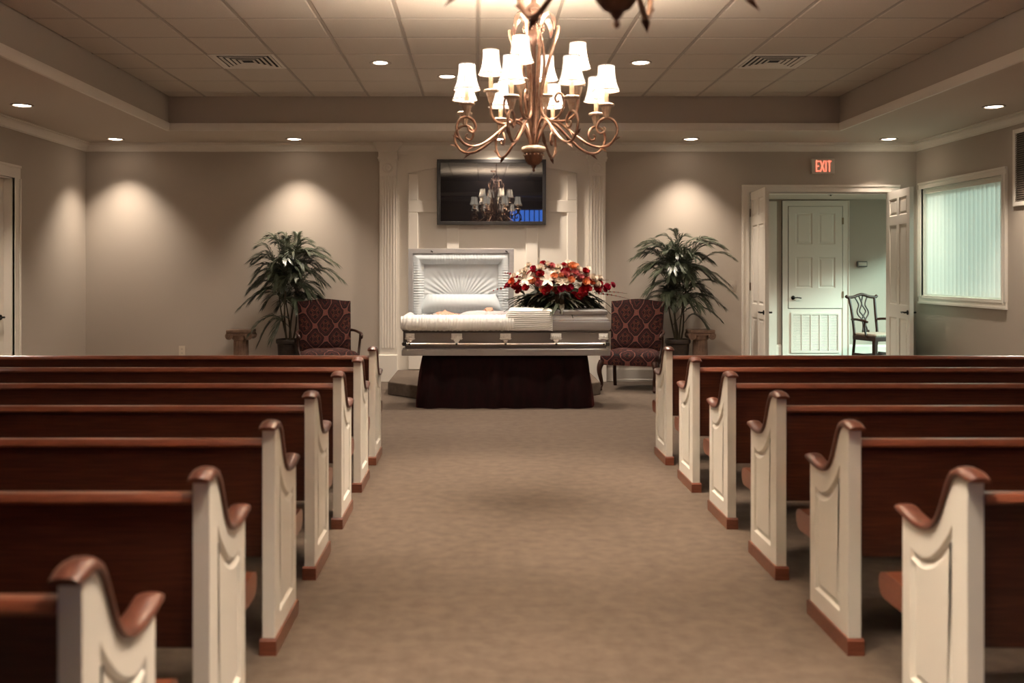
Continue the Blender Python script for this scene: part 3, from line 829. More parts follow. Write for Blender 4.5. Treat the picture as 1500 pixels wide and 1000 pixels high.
# ------------------------------------------------------------------ chandeliers
CZ = 1.972
def chandelier(x, y, label):
    t = thing('chandelier', label, 'chandelier', (x, y, CZ), 0, 'gilt chandeliers')
    def z(v): return v - CZ
    OFF = math.radians(-19.5)
    def ang(deg):                      # angle measured from the camera side
        a = OFF + math.radians(deg); return Vector((math.sin(a), -math.cos(a), 0))
    def radial(pts, d): return [(d.x*r, d.y*r, z(h)) for r, h in pts]
    MB().lathe([(0.013, z(2.13)), (0.017, z(2.2)), (0.012, z(2.30)), (0.012, z(2.72)), (0.03, z(2.76)), (0.045, z(2.80)), (0.03, z(2.84)), (0.022, z(2.87)), (0.05, z(2.90)), (0.058, z(2.93)), (0.04, z(2.965)), (0.016, z(2.985)), (0.012, z(3.03))], 16).build('stem', CROWNM, t, smooth=50)
    # chain and ceiling rose
    q = MB()
    for k in range(8):
        m = T(0, 0, z(3.04+.034*k)) @ RZ(PI/2*(k % 2))
        q.tube([(0.010*math.cos(a), 0, 0.022*math.sin(a)) for a in [2*PI*i/12 for i in range(12)]], .0035, 6, m=m, closed=True)
    q.build('chain', BRONZE, t, smooth=60)
    MB().lathe([(0.012, z(3.285)), (0.05, z(3.295)), (0.075, z(3.318)), (0.078, z(3.329))], 24).build('ceiling_rose', BRONZE, t, smooth=50)
    # basket base and finial
    MB().lathe([(0.0, z(2.085)), (0.058, z(2.088)), (0.072, z(2.096)), (0.076, z(2.108)), (0.070, z(2.120)), (0.045, z(2.128)), (0.02, z(2.135)), (0.0, z(2.136))], 28).build('base_disc', CREAMG, t, smooth=50)
    bk = MB().lathe([(0.060, z(2.086)), (0.057, z(2.065)), (0.05, z(2.04)), (0.034, z(2.02)), (0.016, z(2.012))], 32, flute=16, fa=.006, fr=(1, 3)).build('basket', LEAFD, t, smooth=50)
    q = MB()
    for k in range(16):
        a = 2*PI*k/16; q.sphere((.060*math.cos(a), .060*math.sin(a), z(2.074)), .006, n=8, k=6)
    q.build('beading', CREAMG, bk, smooth=60)
    MB().lathe([(0, z(1.972)), (.006, z(1.976)), (.009, z(1.984)), (.005, z(1.992)), (.012, z(2.0)), (.017, z(2.01)), (.010, z(2.02))], 14).build('finial', LEAFD, t, smooth=60)
    # shared meshes for cups, candles and shades
    cup = MB().lathe([(0, -.078), (.010, -.078), (.016, -.066), (.026, -.030), (.030, -.014), (.044, -.010), (.047, -.002), (.040, .004), (.014, .006), (0, .006)], 18, flute=9, fa=.004, fr=(2, 4)).mesh('candle_cup', smooth=50)
    cup.materials.append(CREAMG)
    can = MB().lathe([(.0125, .004), (.0130, .03), (.0120, .095), (.010, .108), (0, .109)], 12).mesh('candle_sleeve', smooth=50); can.materials.append(M('ivory candle sleeve', (.62, .45, .32), .5))
    sp = [(.0785, 0), (.0700, .014), (.0605, .042), (.0535, .075), (.0495, .112), (.0485, .146)]
    def shade_r(zz):
        for (r0, z0), (r1, z1) in zip(sp, sp[1:]):
            if z0 <= zz <= z1: return r0+(r1-r0)*(zz-z0)/(z1-z0)
        return sp[-1][0]
    shd = MB().lathe(sp + [(sp[-1][0]-.0015, .146)] + [(r-.0015, h) for r, h in sp[::-1]], 24, cap=False).mesh('shade', smooth=50); shd.materials.append(SHADE)
    q = MB()
    for h, rr in ((0, .0775), (.146, .0485)):
        q.tube([((rr+.0008)*math.cos(2*PI*i/24), (rr+.0008)*math.sin(2*PI*i/24), h) for i in range(24)], .0028, 5, closed=True)
    for k in range(6):
        a = 2*PI*k/6+.3
        q.tube([((r+.0008)*math.cos(a), (r+.0008)*math.sin(a), h) for r, h in sp], .0017, 4)
    trm = q.mesh('shade_braid', smooth=60); trm.materials.append(SHTRIM)
    def light_at(r, h, d, dz):
        p = (d.x*r, d.y*r, z(h))
        obj('candle_cup', cup, None, t, loc=p); obj('candle_sleeve', can, None, t, loc=p)
        s_ = obj('shade', shd, None, t, loc=(p[0], p[1], p[2]+dz)); obj('shade_braid', trm, None, s_)
        lamp('candle_bulb', 'POINT', CH_W, WARM, t, (p[0], p[1], p[2]+dz+.127), shadow_soft_size=.018)
    low = [(.012, 2.12), (.035, 2.18), (.068, 2.248), (.112, 2.275), (.165, 2.255), (.24, 2.192), (.32, 2.132), (.39, 2.104), (.45, 2.112), (.493, 2.155), (.505, 2.21), (.482, 2.256), (.44, 2.272), (.400, 2.254), (.384, 2.215), (.400, 2.186), (.428, 2.192), (.432, 2.212), (.420, 2.220)]
    leafm = MB().add([(0, 0, 0), (.020, -.009, .004), (.020, .009, .004), (.045, -.012, -.004), (.045, .012, -.004), (.080, 0, -.022), (.030, 0, .010), (.055, 0, .004)],
                     [(0, 1, 6), (0, 6, 2), (1, 3, 7, 6), (6, 7, 4, 2), (3, 5, 7), (7, 5, 4)]).mesh('acanthus_leaf', smooth=60); leafm.materials.append(LEAFD)
    for k in range(8):
        d = ang(45*k); path = smooth_path(radial(low, d), 4)
        n = len(path)
        arm = MB().tube(path, [.0085 if i < n*.75 else max(.0045, .0085-.004*(i-n*.75)/(n*.25)) for i in range(n)], 8).build('arm', BRONZE, t, smooth=60)
        for (r, h, tilt, fl) in ((.375, 2.106, .15, 1), (.47, 2.12, -.9, 1), (.20, 2.225, .65, 1)):
            lo = obj('acanthus_leaf', leafm, None, arm, loc=(d.x*r, d.y*r, z(h)-.006))
            lo.rotation_euler = (0, tilt, math.atan2(d.y, d.x))
        light_at(.44, 2.352, d, .078)
    up = [(.150, 2.835), (.148, 2.80), (.130, 2.74), (.102, 2.655), (.066, 2.53), (.045, 2.42), (.050, 2.33), (.088, 2.284), (.150, 2.268), (.215, 2.275), (.258, 2.31), (.270, 2.36), (.270, 2.40)]
    curl = [(.115, 2.272), (.158, 2.305), (.186, 2.365), (.180, 2.42), (.152, 2.436), (.132, 2.41), (.142, 2.384), (.158, 2.390)]
    for k in range(4):
        d = ang(90*k); path = smooth_path(radial(up, d), 5)
        arm = MB().tube(path, .0095, 8).build('upper_arm', BRONZE, t, smooth=60)
        MB().tube(smooth_path(radial(curl, d), 4), .0075, 8).build('scroll', BRONZE, arm, smooth=60)
        light_at(.27, 2.478, d, .097)
        d2 = ang(90*k+45)
        MB().tube(smooth_path(radial([(.035, 2.84), (.062, 2.74), (.072, 2.62), (.052, 2.48), (.026, 2.34), (.018, 2.20)], d2), 5), .008, 8).build('inner_rod', BRONZE, t, smooth=60)
    for k in range(8):
        d = ang(45*k+20)
        pts = [(.045, 2.80), (.070, 2.87), (.105, 2.905), (.140, 2.890), (.160, 2.845), (.158, 2.80)] if k % 2 else [(.035, 2.84), (.055, 2.90), (.085, 2.93), (.110, 2.905), (.105, 2.87)]
        path = smooth_path(radial(pts, d), 3); n = len(path)
        q = MB(); sd = Vector((-d.y, d.x, 0)); vs = []; fs = []
        for i, p in enumerate(path):
            w = .020*math.sin(PI*min(1, (i+.6)/n))+.003
            vs += [tuple(p-sd*w), tuple(p+Vector((0, 0, .005))), tuple(p+sd*w), tuple(p-Vector((0, 0, .003)))]
        for i in range(n-1):
            for a in range(4): fs.append((i*4+a, i*4+(a+1) % 4, i*4+4+(a+1) % 4, i*4+4+a))
        fs += [(0, 3, 2, 1), tuple((n-1)*4+a for a in range(4))]
        q.add(vs, fs).build('crown_leaf', CROWNM, t, smooth=60)
    q = MB()
    for k in range(8):
        d = ang(45*k)
        for j in range(5):
            a = 2*PI*j/5; sd = Vector((-d.y, d.x, 0))
            p = d*.060 + sd*(.014*math.cos(a)) + Vector((0, 0, z(2.83)+.014*math.sin(a)))
            q.sphere(p, .008, n=7, k=5)
    q.build('rosette_band', CROWNM, t, smooth=60)
    return t
ch1 = chandelier(0.33, 5.72, 'gilt two tier chandelier with lit white shades hanging over the aisle')
ch2 = copy_tree(ch1)
ch2.location = (0.335, 2.32, CZ)
ch2['label'] = 'nearer chandelier of which only the dark lower arms and finial dip into the top edge'

# ------------------------------------------------------------------ casket
CX0, CX1, CY0, CY1 = -0.767, 1.313, 9.55, 10.23
CB = 0.53
ck = thing('casket', 'silver steel casket with open head lid and white lining', 'casket', ((CX0+CX1)/2, (CY0+CY1)/2, CB))
ckx, cky = (CX0+CX1)/2, (CY0+CY1)/2
def cl(mb):                                 # world-built geometry -> casket-local
    mb.v = [(a-ckx, b-cky, c-CB) for a, b, c in mb.v]; return mb
rect = (CX0, CX1, CY0, CY1)
cl(MB().ring(rect, [(0, .53), (-.002, .535), (-.002, .588), (.004, .597), (.03, .602), (.06, .602), (.06, .53)]).box(CX0+.05, CX1-.05, CY0+.05, CY1-.05, .53, .56)).build('base_moulding', SILV, ck, bev=.002)
cl(MB().ring(rect, [(.03, .600), (.032, .612), (.026, .630), (.018, .655), (.012, .668), (.012, .760), (.02, .768), (.006, .774), (.004, .784), (.045, .784), (.045, .600)])).build('body', SILVD, ck, smooth=30)
cl(MB().ring(rect, [(.046, .782), (.060, .72), (.064, .60)], close=False)).build('inner_lining', CREPE, ck)
def bed(u, v):
    x = CX0+.05+(CX1-CX0-.10)*u; y = CY0+.05+(CY1-CY0-.10)*v
    e = (1-abs(2*u-1)**10)*(1-abs(2*v-1)**6)
    hd = .085*math.exp(-((x+.40)/.20)**2)
    return (x, y, .63 + .10*e + hd*e + .003*math.sin(60*u)*math.sin(25*v))
cl(MB().grid(bed, 60, 20)).build('mattress', CREPE, ck, smooth=70)
# rolled apron over the head half of the front rim
def roll(u, v, x0=CX0-.012, x1=.36):
    x = x0+(x1-x0)*u
    prof = [(9.70, .80), (9.685, .875), (9.650, .920), (9.600, .937), (9.550, .932), (9.515, .908), (9.498, .872), (9.496, .832), (9.502, .800), (9.514, .785), (9.530, .790), (9.545, .81)]
    f = v*(len(prof)-1); i = min(int(f), len(prof)-2); g = f-i
    y = prof[i][0]+(prof[i+1][0]-prof[i][0])*g; zz = prof[i][1]+(prof[i+1][1]-prof[i][1])*g
    rip = .0030*math.sin(x*190+3*math.sin(x*23)+v*4) + .002*math.sin(x*77)
    fr = .0 if v < .62 else (.006*math.sin(x*120+2*math.sin(x*31))*((v-.62)/.38))
    end = min(1, min(u, 1-u)*14); end = end**.5
    yc, zc = 9.56, .85
    sag = -.012*math.sin(PI*u)*(.3 if v < .3 else 1)*.4
    return (x, yc+(y-yc)*(.55+.45*end)-rip-fr, zc+(zz-zc)*(.75+.25*end)+rip*.6+sag+fr*.8)
cl(MB().grid(roll, 420, 34)).build('rim_apron', CREPE2, ck, smooth=80)
def rollb(u, v):                            # the same roll along the head end and the back rim
    y = 9.62+(10.20-9.62)*u
    a = -.9+v*4.2
    return (CX0+.045-.055*math.cos(a)-.004*math.sin(y*150), y, .835+.10*math.sin(a)+.003*math.sin(y*150))
cl(MB().grid(rollb, 90, 14)).build('head_apron', CREPE2, ck, smooth=80)
# closed foot lid
fx0 = 0.30
def lid_ring(x0, x1):
    r = (x0, x1, CY0, CY1)
    return MB().ring(r, [(.0, .786), (-.004, .800), (-.004, .868), (.010, .872), (.014, .900), (.030, .908), (.034, .928), (.060, .930), (.060, .928), (.040, .786)])
cl(lid_ring(fx0, CX1)).build('foot_lid', SILV, ck, smooth=30)
cl(MB().ring((fx0, CX1, CY0, CY1), [(.042, .926), (.042, .937), (.046, .937), (.046, .926)])).build('lid_seam', DARKG, ck)
cl(MB().ring((fx0, CX1, CY0, CY1), [(.024, .937), (.020, .945), (.020, .975), (.034, .984), (.10, .992), (.22, .998), (.335, 1.0)], close=False)
   .box(fx0+.04, CX1-.04, CY0+.04, CY1-.04, .930, .938)).build('lid_crown', SILV, ck, smooth=30)
cl(MB().ring((fx0, CX1, CY0, CY1), [(.004, .876), (-.003, .879), (-.003, .884), (.004, .887)])).build('lid_bead', BARM, ck)
# throw of shirred cloth at the lid edge
def throw(u, v):
    x = .262+.478*u
    prof = [(9.93, .99), (9.80, 1.002), (9.66, 1.006), (9.575, 1.000), (9.538, .975), (9.525, .93), (9.518, .87), (9.515, .82), (9.520, .786)]
    f = v*(len(prof)-1); i = min(int(f), len(prof)-2); g = f-i
    y = prof[i][0]+(prof[i+1][0]-prof[i][0])*g; zz = prof[i][1]+(prof[i+1][1]-prof[i][1])*g
    e = min(1, min(u, 1-u)*12)**.5
    w = .0035*math.sin(zz*330+.9*math.sin(x*17)) if v > .42 else .003*math.sin(y*150+math.sin(x*13))
    left = (1-u)**3*(.035*math.sin(v*PI*1.6)+.04*(1 if v < .5 else 0)*(1-v/.5))
    return (x+left, y-w*(1 if v > .42 else .2)+.022*(1-e), zz+(w if v <= .42 else 0)-.012*(1-e))
cl(MB().grid(throw, 40, 120)).build('foot_throw', CREPE2, ck, smooth=80)
# open head lid standing at the back
lx0, lx1, lyb, lzb, lzt = -0.752, 0.376, 10.245, .80, 1.612
XZ = Matrix(((1, 0, 0, 0), (0, 0, 1, lyb), (0, 1, 0, 0), (0, 0, 0, 1)))
cl(MB().box(lx0+.01, lx1-.01, lyb+.13, lyb+.155, lzb, lzt-.01).ring((lx0, lx1, lzb, lzt), [(0, 0), (-.004, .03), (0, .15), (.05, .16), (.056, .02), (.044, .0)], m=XZ)).build('head_lid', SILV, ck, smooth=30)
ix0, ix1, iz0, iz1 = lx0+.05, lx1-.05, .80, lzt-.05
def lidmap(x, zz): return (x, lyb+.02, zz)
# puffed shirred border (four mitred sides), sunburst panel and bottom bolster
def border(side):
    b = .115
    def fn(u, v):
        ins = b*v
        p = .022*math.sin(PI*min(1, v*1.05))
        if side in 'tb':
            x = ix0+ins+(ix1-ix0-2*ins)*u; zz = (iz1-ins) if side == 't' else iz0+.02+ins
            rp = .0028*math.sin(x*210)
        else:
            zz = iz0+ins+(iz1-iz0-2*ins)*u; x = (ix0+ins) if side == 'l' else ix1-ins
            rp = .0035*math.sin(zz*230)
        return (x, lyb+.022-p+rp+.045*max(0, v-.55)/.45, zz)
    return fn
for s_ in 'tlr':
    cl(MB().grid(border(s_), 200, 10)).build('lid_border', CREPE, ck, smooth=80)
fcx, fcz = (ix0+ix1)/2, 1.10
px0, px1, pz0, pz1 = ix0+.113, ix1-.113, iz0+.12, iz1-.113
def sun(u, v):
    x = px0+(px1-px0)*u; zz = pz0+(pz1-pz0)*v
    a = math.atan2(zz-fcz+.08, x-fcx); r = math.hypot(x-fcx, zz-fcz+.08)
    return (x, lyb+.072+.0040*math.sin(a*46)*min(1, r*4)*max(0, 1-max(0, r-.34)/.16), zz)
cl(MB().grid(sun, 160, 50)).build('sunburst_panel', CREPE, ck, smooth=80)
def bol(u, v):
    s_ = .13*(1-v)
    x = ix0+.015+s_+(ix1-ix0-.03-2*s_)*u
    zz = 1.125-.24*v
    b_ = math.sin(PI*min(1, .05+v*1.1))**.6 if v < .86 else .45
    tp = (1-abs(2*u-1)**8)
    return (x, lyb+.060-.090*b_*tp, zz+.0015*math.sin(x*150))
cl(MB().grid(bol, 140, 14)).build('lid_bolster', CREPE, ck, smooth=80)
for hx in (-.50, .30): cl(MB().tube([(hx-.012, lyb-.002, lzt-.022), (hx+.012, lyb-.006, lzt-.034)], .006, 6)).build('lid_catch', DARKG, ck)
# lugs and swing bar
def lug(px, wide):
    xx = (px-701)/146.6; hw = .054 if wide else .046
    g = cl(MB().box(xx-hw, xx+hw, CY0+.000, CY0+.014, .690, .752).box(xx-hw-.008, xx+hw+.008, CY0+.003, CY0+.014, .697, .703).box(xx-hw+.01, xx+hw-.01, CY0-.006, CY0+.004, .700, .742)).build('lug', CHROME, ck, bev=.003)
    for k in range(5):
        cl(MB().sphere((xx-hw*.7+hw*.35*k, CY0-.006, .721), .009, .004, .014, n=8, k=6)).build('boss', CHROME, g, smooth=60)
    cl(MB().box(xx-.030, xx+.030, CY0-.012, CY0+.004, .676, .697).box(xx-.020, xx+.020, CY0-.030, CY0-.004, .640, .682)).build('swing_arm', CHROME if px in (669,) else BARM, ck, bev=.003)
    cl(MB().sphere((xx, CY0-.040, .648), .012, n=10, k=6)).build('arm_boss', DARKG, ck, smooth=60)
for px_, wd in ((600.5, 0), (669, 1), (740.5, 1), (814.5, 1), (884, 0)): lug(px_, wd)
q = MB().tube([(CX0+.012, CY0-.026, .648), (CX1-.012, CY0-.026, .648)], .0145, 12)
for x in (CX0+.012, CX1-.012): q.tube([(x, CY0-.026, .648), (x, CY0+.02, .648)], .012, 10)
cl(q).build('handle_bar', BARM, ck, smooth=50)
for x in (CX0+.03, CX1-.03): cl(MB().box(x-.020, x+.020, CY0-.045, CY0-.008, .630, .667)).build('bar_tip', DARKG, ck, bev=.004)

# skirted bier under the casket
br = thing('casket_bier', 'casket stand hidden under a dark burgundy velvet skirt', 'casket stand', (ckx-.0, cky, 0))
hw, hd = .83, .26
def skirt(u, v):
    # rounded rectangle perimeter
    w, d, c = hw+.045*v**.7, hd+.045*v**.7+.005, .06
    per = [(2*(w-c)), (2*(d-c))]
    tot = 2*(per[0]+per[1])+2*PI*c; s = u*tot
    segs = [('l', (-w+c, -d), (1, 0), per[0]), ('a', (w-c, -d+c), -PI/2, PI/2*c), ('l', (w, -d+c), (0, 1), per[1]), ('a', (w-c, d-c), 0, PI/2*c),
            ('l', (w-c, d), (-1, 0), per[0]), ('a', (-w+c, d-c), PI/2, PI/2*c), ('l', (-w, d-c), (0, -1), per[1]), ('a', (-w+c, -d+c), PI, PI/2*c)]
    for kd, p, q_, ln in segs:
        if s <= ln or (kd == 'a' and p == (-w+c, -d+c)):
            if kd == 'l': x, y = p[0]+q_[0]*s, p[1]+q_[1]*s; n = (q_[1], -q_[0])
            else:
                a = q_+s/c; x, y = p[0]+c*math.cos(a), p[1]+c*math.sin(a); n = (math.cos(a), math.sin(a))
            break
        s -= ln
    f = (.35+.65*v)*(.020*math.sin(u*tot*21+1.3*math.sin(u*40))+.007*math.sin(u*tot*9+1+v))
    bulge = .022*math.sin(PI*min(1, v*.62))
    return (x+n[0]*(f+bulge), y+n[1]*(f+bulge), .524*(1-v)+.003)
MB().grid(skirt, 420, 16, wrapu=True).build('skirt', VELVET, br, smooth=80)
MB().box(-.80, .80, -.24, .24, .50, .526).build('bier_top', DARKG, br)
for sx in (-.7, .7):
    for sy in (-.2, .2): MB().tube([(sx, sy, 0), (sx, sy, .5)], .016, 8).build('leg', BARM, br)

# ------------------------------------------------------------------ person lying in the casket
pn = thing('person', 'person lying in the open casket in pale clothes with hands folded', 'person', (-.02, 9.90, .735))
def skinned(name, verts, edges, radii, mat, root=0, sub=2):
    me = bpy.data.meshes.new(name); me.from_pydata(verts, edges, []); me.materials.append(mat)
    o = bpy.data.objects.new(name, me); C.objects.link(o)
    bpy.context.view_layer.objects.active = o
    o.modifiers.new('skin', 'SKIN')
    sd = me.skin_vertices[0].data
    for i, r in enumerate(radii):
        sd[i].radius = r if isinstance(r, tuple) else (r, r); sd[i].use_root = (i == root)
    m = o.modifiers.new('subdivision', 'SUBSURF'); m.levels = sub; m.render_levels = sub
    me.polygons.foreach_set('use_smooth', [True]*len(me.polygons))
    o.modifiers['skin'].use_smooth_shade = True
    return o
V = []; E = []; Rr = []
def sv(p, r, par=None):
    V.append(p); Rr.append(r); i = len(V)-1
    if par is not None: E.append((par, i))
    return i
# local axes: x towards the feet, y to the back wall, z up; the root sits on the mattress
pel = sv((.36, 0, .10), (.13, .10)); bel = sv((.20, 0, .115), (.14, .10), pel); che = sv((.02, 0, .125), (.15, .10), bel)
ubk = sv((-.10, 0, .125), (.13, .085), che); nek = sv((-.20, 0, .145), .055, ubk)
jaw = sv((-.275, 0, .150), (.062, .066), nek); fac = sv((-.335, 0, .155), (.072, .075), jaw); skl = sv((-.41, 0, .150), (.078, .080), fac); crn = sv((-.455, 0, .145), .055, skl)
for s in (-1, 1):
    sh = sv((-.11, s*.165, .11), .060, ubk); el = sv((.14, s*.215, .10), .045, sh); wr = sv((.115, s*.085, .205), .030, el)
    hip = sv((.42, s*.09, .085), .085, pel); kn = sv((.82, s*.085, .075), .058, hip); an = sv((1.12, s*.06, .055), .040, kn); ft = sv((1.15, s*.06, .14), .030, an)
flesh = []                                   # everything that is fused into one continuous body surface
def limb(pts, rads):
    path = smooth_path(pts, 5); n = len(path); k = len(rads)-1
    rr = []
    for i in range(n):
        f = i/(n-1)*k; a = min(int(f), k-1); rr.append(rads[a]+(rads[a+1]-rads[a])*(f-a))
    m = MB().tube(path, rr, 14)
    m.sphere(path[0], rr[0], n=14, k=10); m.sphere(path[-1], rr[-1], n=14, k=10)
    flesh.append(m.build('body', SKIN))
limb([V[pel], V[bel], V[che], V[ubk]], [.075, .075, .08, .07]); limb([V[ubk], V[nek], (-.27, 0, .15)], [.065, .054, .056])
for s in (-1, 1):
    limb([(-.12, s*.10, .110), (-.12, s*.155, .105), (.12, s*.205, .10), (.118, s*.085, .205)], [.045, .042, .034, .026])
    limb([(.36, s*.06, .09), (.42, s*.09, .085), (.82, s*.085, .075), (1.12, s*.06, .055), (1.15, s*.06, .14)], [.06, .065, .05, .036, .030])
def head(u, v):
    # u around the head's long axis (crown to chin), v along it; face looks up (+z)
    t = PI*v; a = 2*PI*u
    up = math.cos(t)                               # +1 crown, -1 chin
    w, d = .076, .098
    if up < 0: w *= 1-.30*(-up)**1.3
    fwd = math.cos(a); sd = math.sin(a)
    dd = d*(1 if fwd > 0 else .95)
    if fwd > 0 and -.2 < up < .35: dd *= 1-.05*math.cos((up-.08)/.27*PI/2)      # eye hollow
    if fwd < 0 and up < -.2: dd *= 1-.45*(-up-.2)                               # nape
    r = math.sin(t)**.85
    return (-.350-.118*up, w*r*sd, .148+dd*r*fwd*.78+(.010 if fwd > 0 else 0)*max(0, -up))
flesh.append(MB().grid(head, 40, 24, wrapu=True).build('body', SKIN))
# clothes: one fused jacket-and-trousers surface a little larger than the body
cloth = []
def sleeve(pts, rads):
    keep = len(flesh); limb(pts, rads); cloth.append(flesh.pop())
def torso(u, v):
    xs = [-.205, -.19, -.155, -.09, .02, .16, .30, .42, .47]; ws = [.058, .085, .150, .178, .180, .172, .172, .165, .10]; ds = [.050, .066, .088, .106, .114, .112, .108, .100, .06]
    f = v*(len(xs)-1); a_ = min(int(f), len(xs)-2); g = f-a_
    x, w_, d_ = [q[a_]+(q[a_+1]-q[a_])*g for q in (xs, ws, ds)]
    a = 2*PI*u; c, s2 = math.cos(a), math.sin(a)
    return (x, w_*math.copysign(abs(c)**.8, c), .118+d_*math.copysign(abs(s2)**.9, s2))
tm_ = MB().grid(torso, 32, 30, wrapu=True)
tm_.f.append(tuple(i*30 for i in range(32))); tm_.f.append(tuple(i*30+29 for i in range(31, -1, -1)))
cloth.append(tm_.build('clothes', SUIT))
for s in (-1, 1):
    sleeve([(-.12, s*.11, .115), (-.125, s*.165, .108), (.13, s*.215, .102), (.120, s*.112, .190)], [.066, .064, .052, .040])
    sleeve([(.36, s*.07, .10), (.45, s*.09, .095), (.82, s*.085, .078), (1.10, s*.06, .058)], [.09, .088, .064, .050])
# face details
q = MB()
q.add([(-.372, 0, .215), (-.330, -.015, .212), (-.330, .015, .212), (-.318, 0, .262), (-.306, -.010, .212), (-.306, .010, .212), (-.350, 0, .236)],
      [(0, 1, 6), (0, 6, 2), (6, 1, 3), (6, 3, 2), (1, 4, 3), (2, 3, 5), (4, 5, 3)]); flesh.append(q.build('body', SKIN, None, smooth=80, sub=1))
for s in (-1, 1):
    flesh.append(MB().sphere((-.362, s*.030, .208), .012, .017, .010, n=10, k=8).build('body', SKIN))
    MB().tube([(-.382, s*.014, .2235), (-.388, s*.032, .218), (-.380, s*.050, .203)], [.003, .004, .002], 6).build('eyebrow', HAIR, pn, smooth=80)
    flesh.append(MB().sphere((-.345, s*.074, .14), .028, .010, .018, n=10, k=8).build('body', SKIN))
MB().sphere((-.285, 0, .213), .008, .022, .008, n=12, k=6).build('lips', M('lips', (.45, .16, .13), .5), pn, smooth=80)
flesh.append(MB().sphere((-.252, 0, .193), .018, .024, .018, n=10, k=8).build('body', SKIN))
def hairf(u, v):
    p = Vector(head(u, v*.42)); c = Vector((-.36, 0, .145)); a = 2*PI*u
    front = max(0, math.cos(a)); lim = 1-.45*front
    p = Vector(head(u, v*.50*lim+.0)); return tuple(c+(p-c)*1.05)
MB().grid(hairf, 32, 10, wrapu=True).build('hair', HAIR, pn, smooth=80)
# folded hands, five fingers each
def hand(s):
    m = T(.118, s*.075, .208) @ RZ(-s*PI/2*.90) @ RX(s*.25)
    hv = []; he = []; hr = []
    def a(p, r, par=None):
        hv.append(tuple(m @ Vector(p))); hr.append(r); i = len(hv)-1
        if par is not None: he.append((par, i))
        return i
    w0 = a((-.03, 0, 0), .022); pm = a((.02, 0, .012), (.034, .017), w0); p2 = a((.055, 0, .016), (.036, .015), pm)
    for fy, ln in ((-.030, .066), (-.010, .076), (.010, .072), (.029, .058)):
        k1 = a((.078, fy, .016), .0092, p2); k2 = a((.078+ln*.45, fy, .012), .0085, k1); a((.078+ln*.8, fy, -.004), .0075, k2); a((.078+ln, fy, -.016), .0065, len(hv)-1)
    t1 = a((.010, -s*.036, .006), .0105, pm); t2 = a((.040, -s*.056, .008), .0095, t1); a((.066, -s*.056, .012), .008, t2)
    o = skinned('body', hv, he, hr, SKIN)
    o.location.z = .026 if s > 0 else .0
    flesh.append(o)
hand(-1); hand(1)
def fuse(name, parts, mat, vox):
    bpy.context.view_layer.update(); dg = bpy.context.evaluated_depsgraph_get(); bm = bmesh.new()
    for o in parts:
        tm = bpy.data.meshes.new_from_object(o.evaluated_get(dg)); tm.transform(o.matrix_world); bm.from_mesh(tm)
    me = bpy.data.meshes.new(name); bm.to_mesh(me); bm.free()
    for o in parts: bpy.data.objects.remove(o, do_unlink=True)
    me.materials.clear(); me.materials.append(mat)
    o = bpy.data.objects.new(name, me); C.objects.link(o); o.parent = pn
    rm = o.modifiers.new('remesh', 'REMESH'); rm.mode = 'VOXEL'; rm.voxel_size = vox; rm.use_smooth_shade = True
    sm_ = o.modifiers.new('smooth', 'SMOOTH'); sm_.factor = .5; sm_.iterations = 3
fuse('body', flesh, SKIN, .0045); fuse('clothes', cloth, SUIT, .007)
pw = MB().grid(lambda u, v: (-.40+.17*(2*u-1), .24*(2*v-1), .02+.085*(1-abs(2*u-1)**4)*(1-abs(2*v-1)**4)**.8-.02*math.exp(-((2*u-1)**2+(2*v-1)**2)*3)), 24, 24)
o = pw.build('pillow', CREPE2, None, smooth=80); o.location = (-.02, 9.90, .735); tag(o, 'white pillow under the head inside the casket', 'pillow')

# ------------------------------------------------------------------ flower spray on the foot lid
fs_ = thing('flower_spray', 'large casket spray of red, white and peach flowers on the closed lid', 'flowers', (0.816, 9.86, .985))
rng = random.Random(11)
def petal_mesh(name, rings, mat, smooth=70):
    """rings: list of (count, length, width, tilt from the axis, cup, start)"""
    q = MB()
    for cnt, ln, wd, tilt, cup, ph in rings:
        for k in range(cnt):
            a = 2*PI*k/cnt+ph
            m = RZ(a) @ RY(tilt)
            def fn(u, v):
                w = wd*math.sin(PI*min(.98, .06+.86*u))**.7*(v-.5)
                return (cup*(u**2)*ln*1.0 + .6*abs(v-.5)**2*wd*(-1), w, ln*u)
            q.grid(fn, 4, 3, m)
    me = q.mesh(name, smooth=smooth, fix=False); me.materials.append(mat); return me
def col(n, c, c2): return M(n, c, .55, col2=c2, nscale=25, spec=.3)
RED = col('red petal', (.42, .010, .018), (.28, .006, .012)); CRIM = col('crimson petal', (.46, .012, .055), (.30, .008, .03))
PINK = col('pink petal', (.66, .22, .22), (.55, .15, .17)); PEACH = col('peach petal', (.78, .34, .15), (.70, .26, .13))
IVORY = col('ivory petal', (.80, .70, .58), (.72, .60, .50)); ORNG = col('orange petal', (.72, .15, .05), (.6, .08, .04))
LGREEN = col('spray leaf green', (.020, .030, .014), (.045, .050, .026)); BRLEAF = col('bronze green leaf', (.075, .060, .038), (.035, .034, .02))
def rose(mat): return petal_mesh('rose', [(5, .034, .034, .30, .15, 0), (6, .040, .040, .75, -.10, .4), (6, .040, .044, 1.15, -.35, .1)], mat)
def carn(mat): return petal_mesh('carnation', [(7, .034, .026, .25, .1, 0), (8, .036, .030, .65, -.1, .3), (9, .036, .032, 1.05, -.2, .1), (9, .034, .032, 1.4, -.2, .5)], mat)
def lily(mat): return petal_mesh('lily', [(3, .066, .032, 1.0, .30, 0), (3, .066, .026, 1.1, .30, PI/3)], mat)
def daisy(mat): return petal_mesh('aster', [(9, .040, .018, 1.1, -.1, 0), (7, .028, .016, .6, 0, .2)], mat)
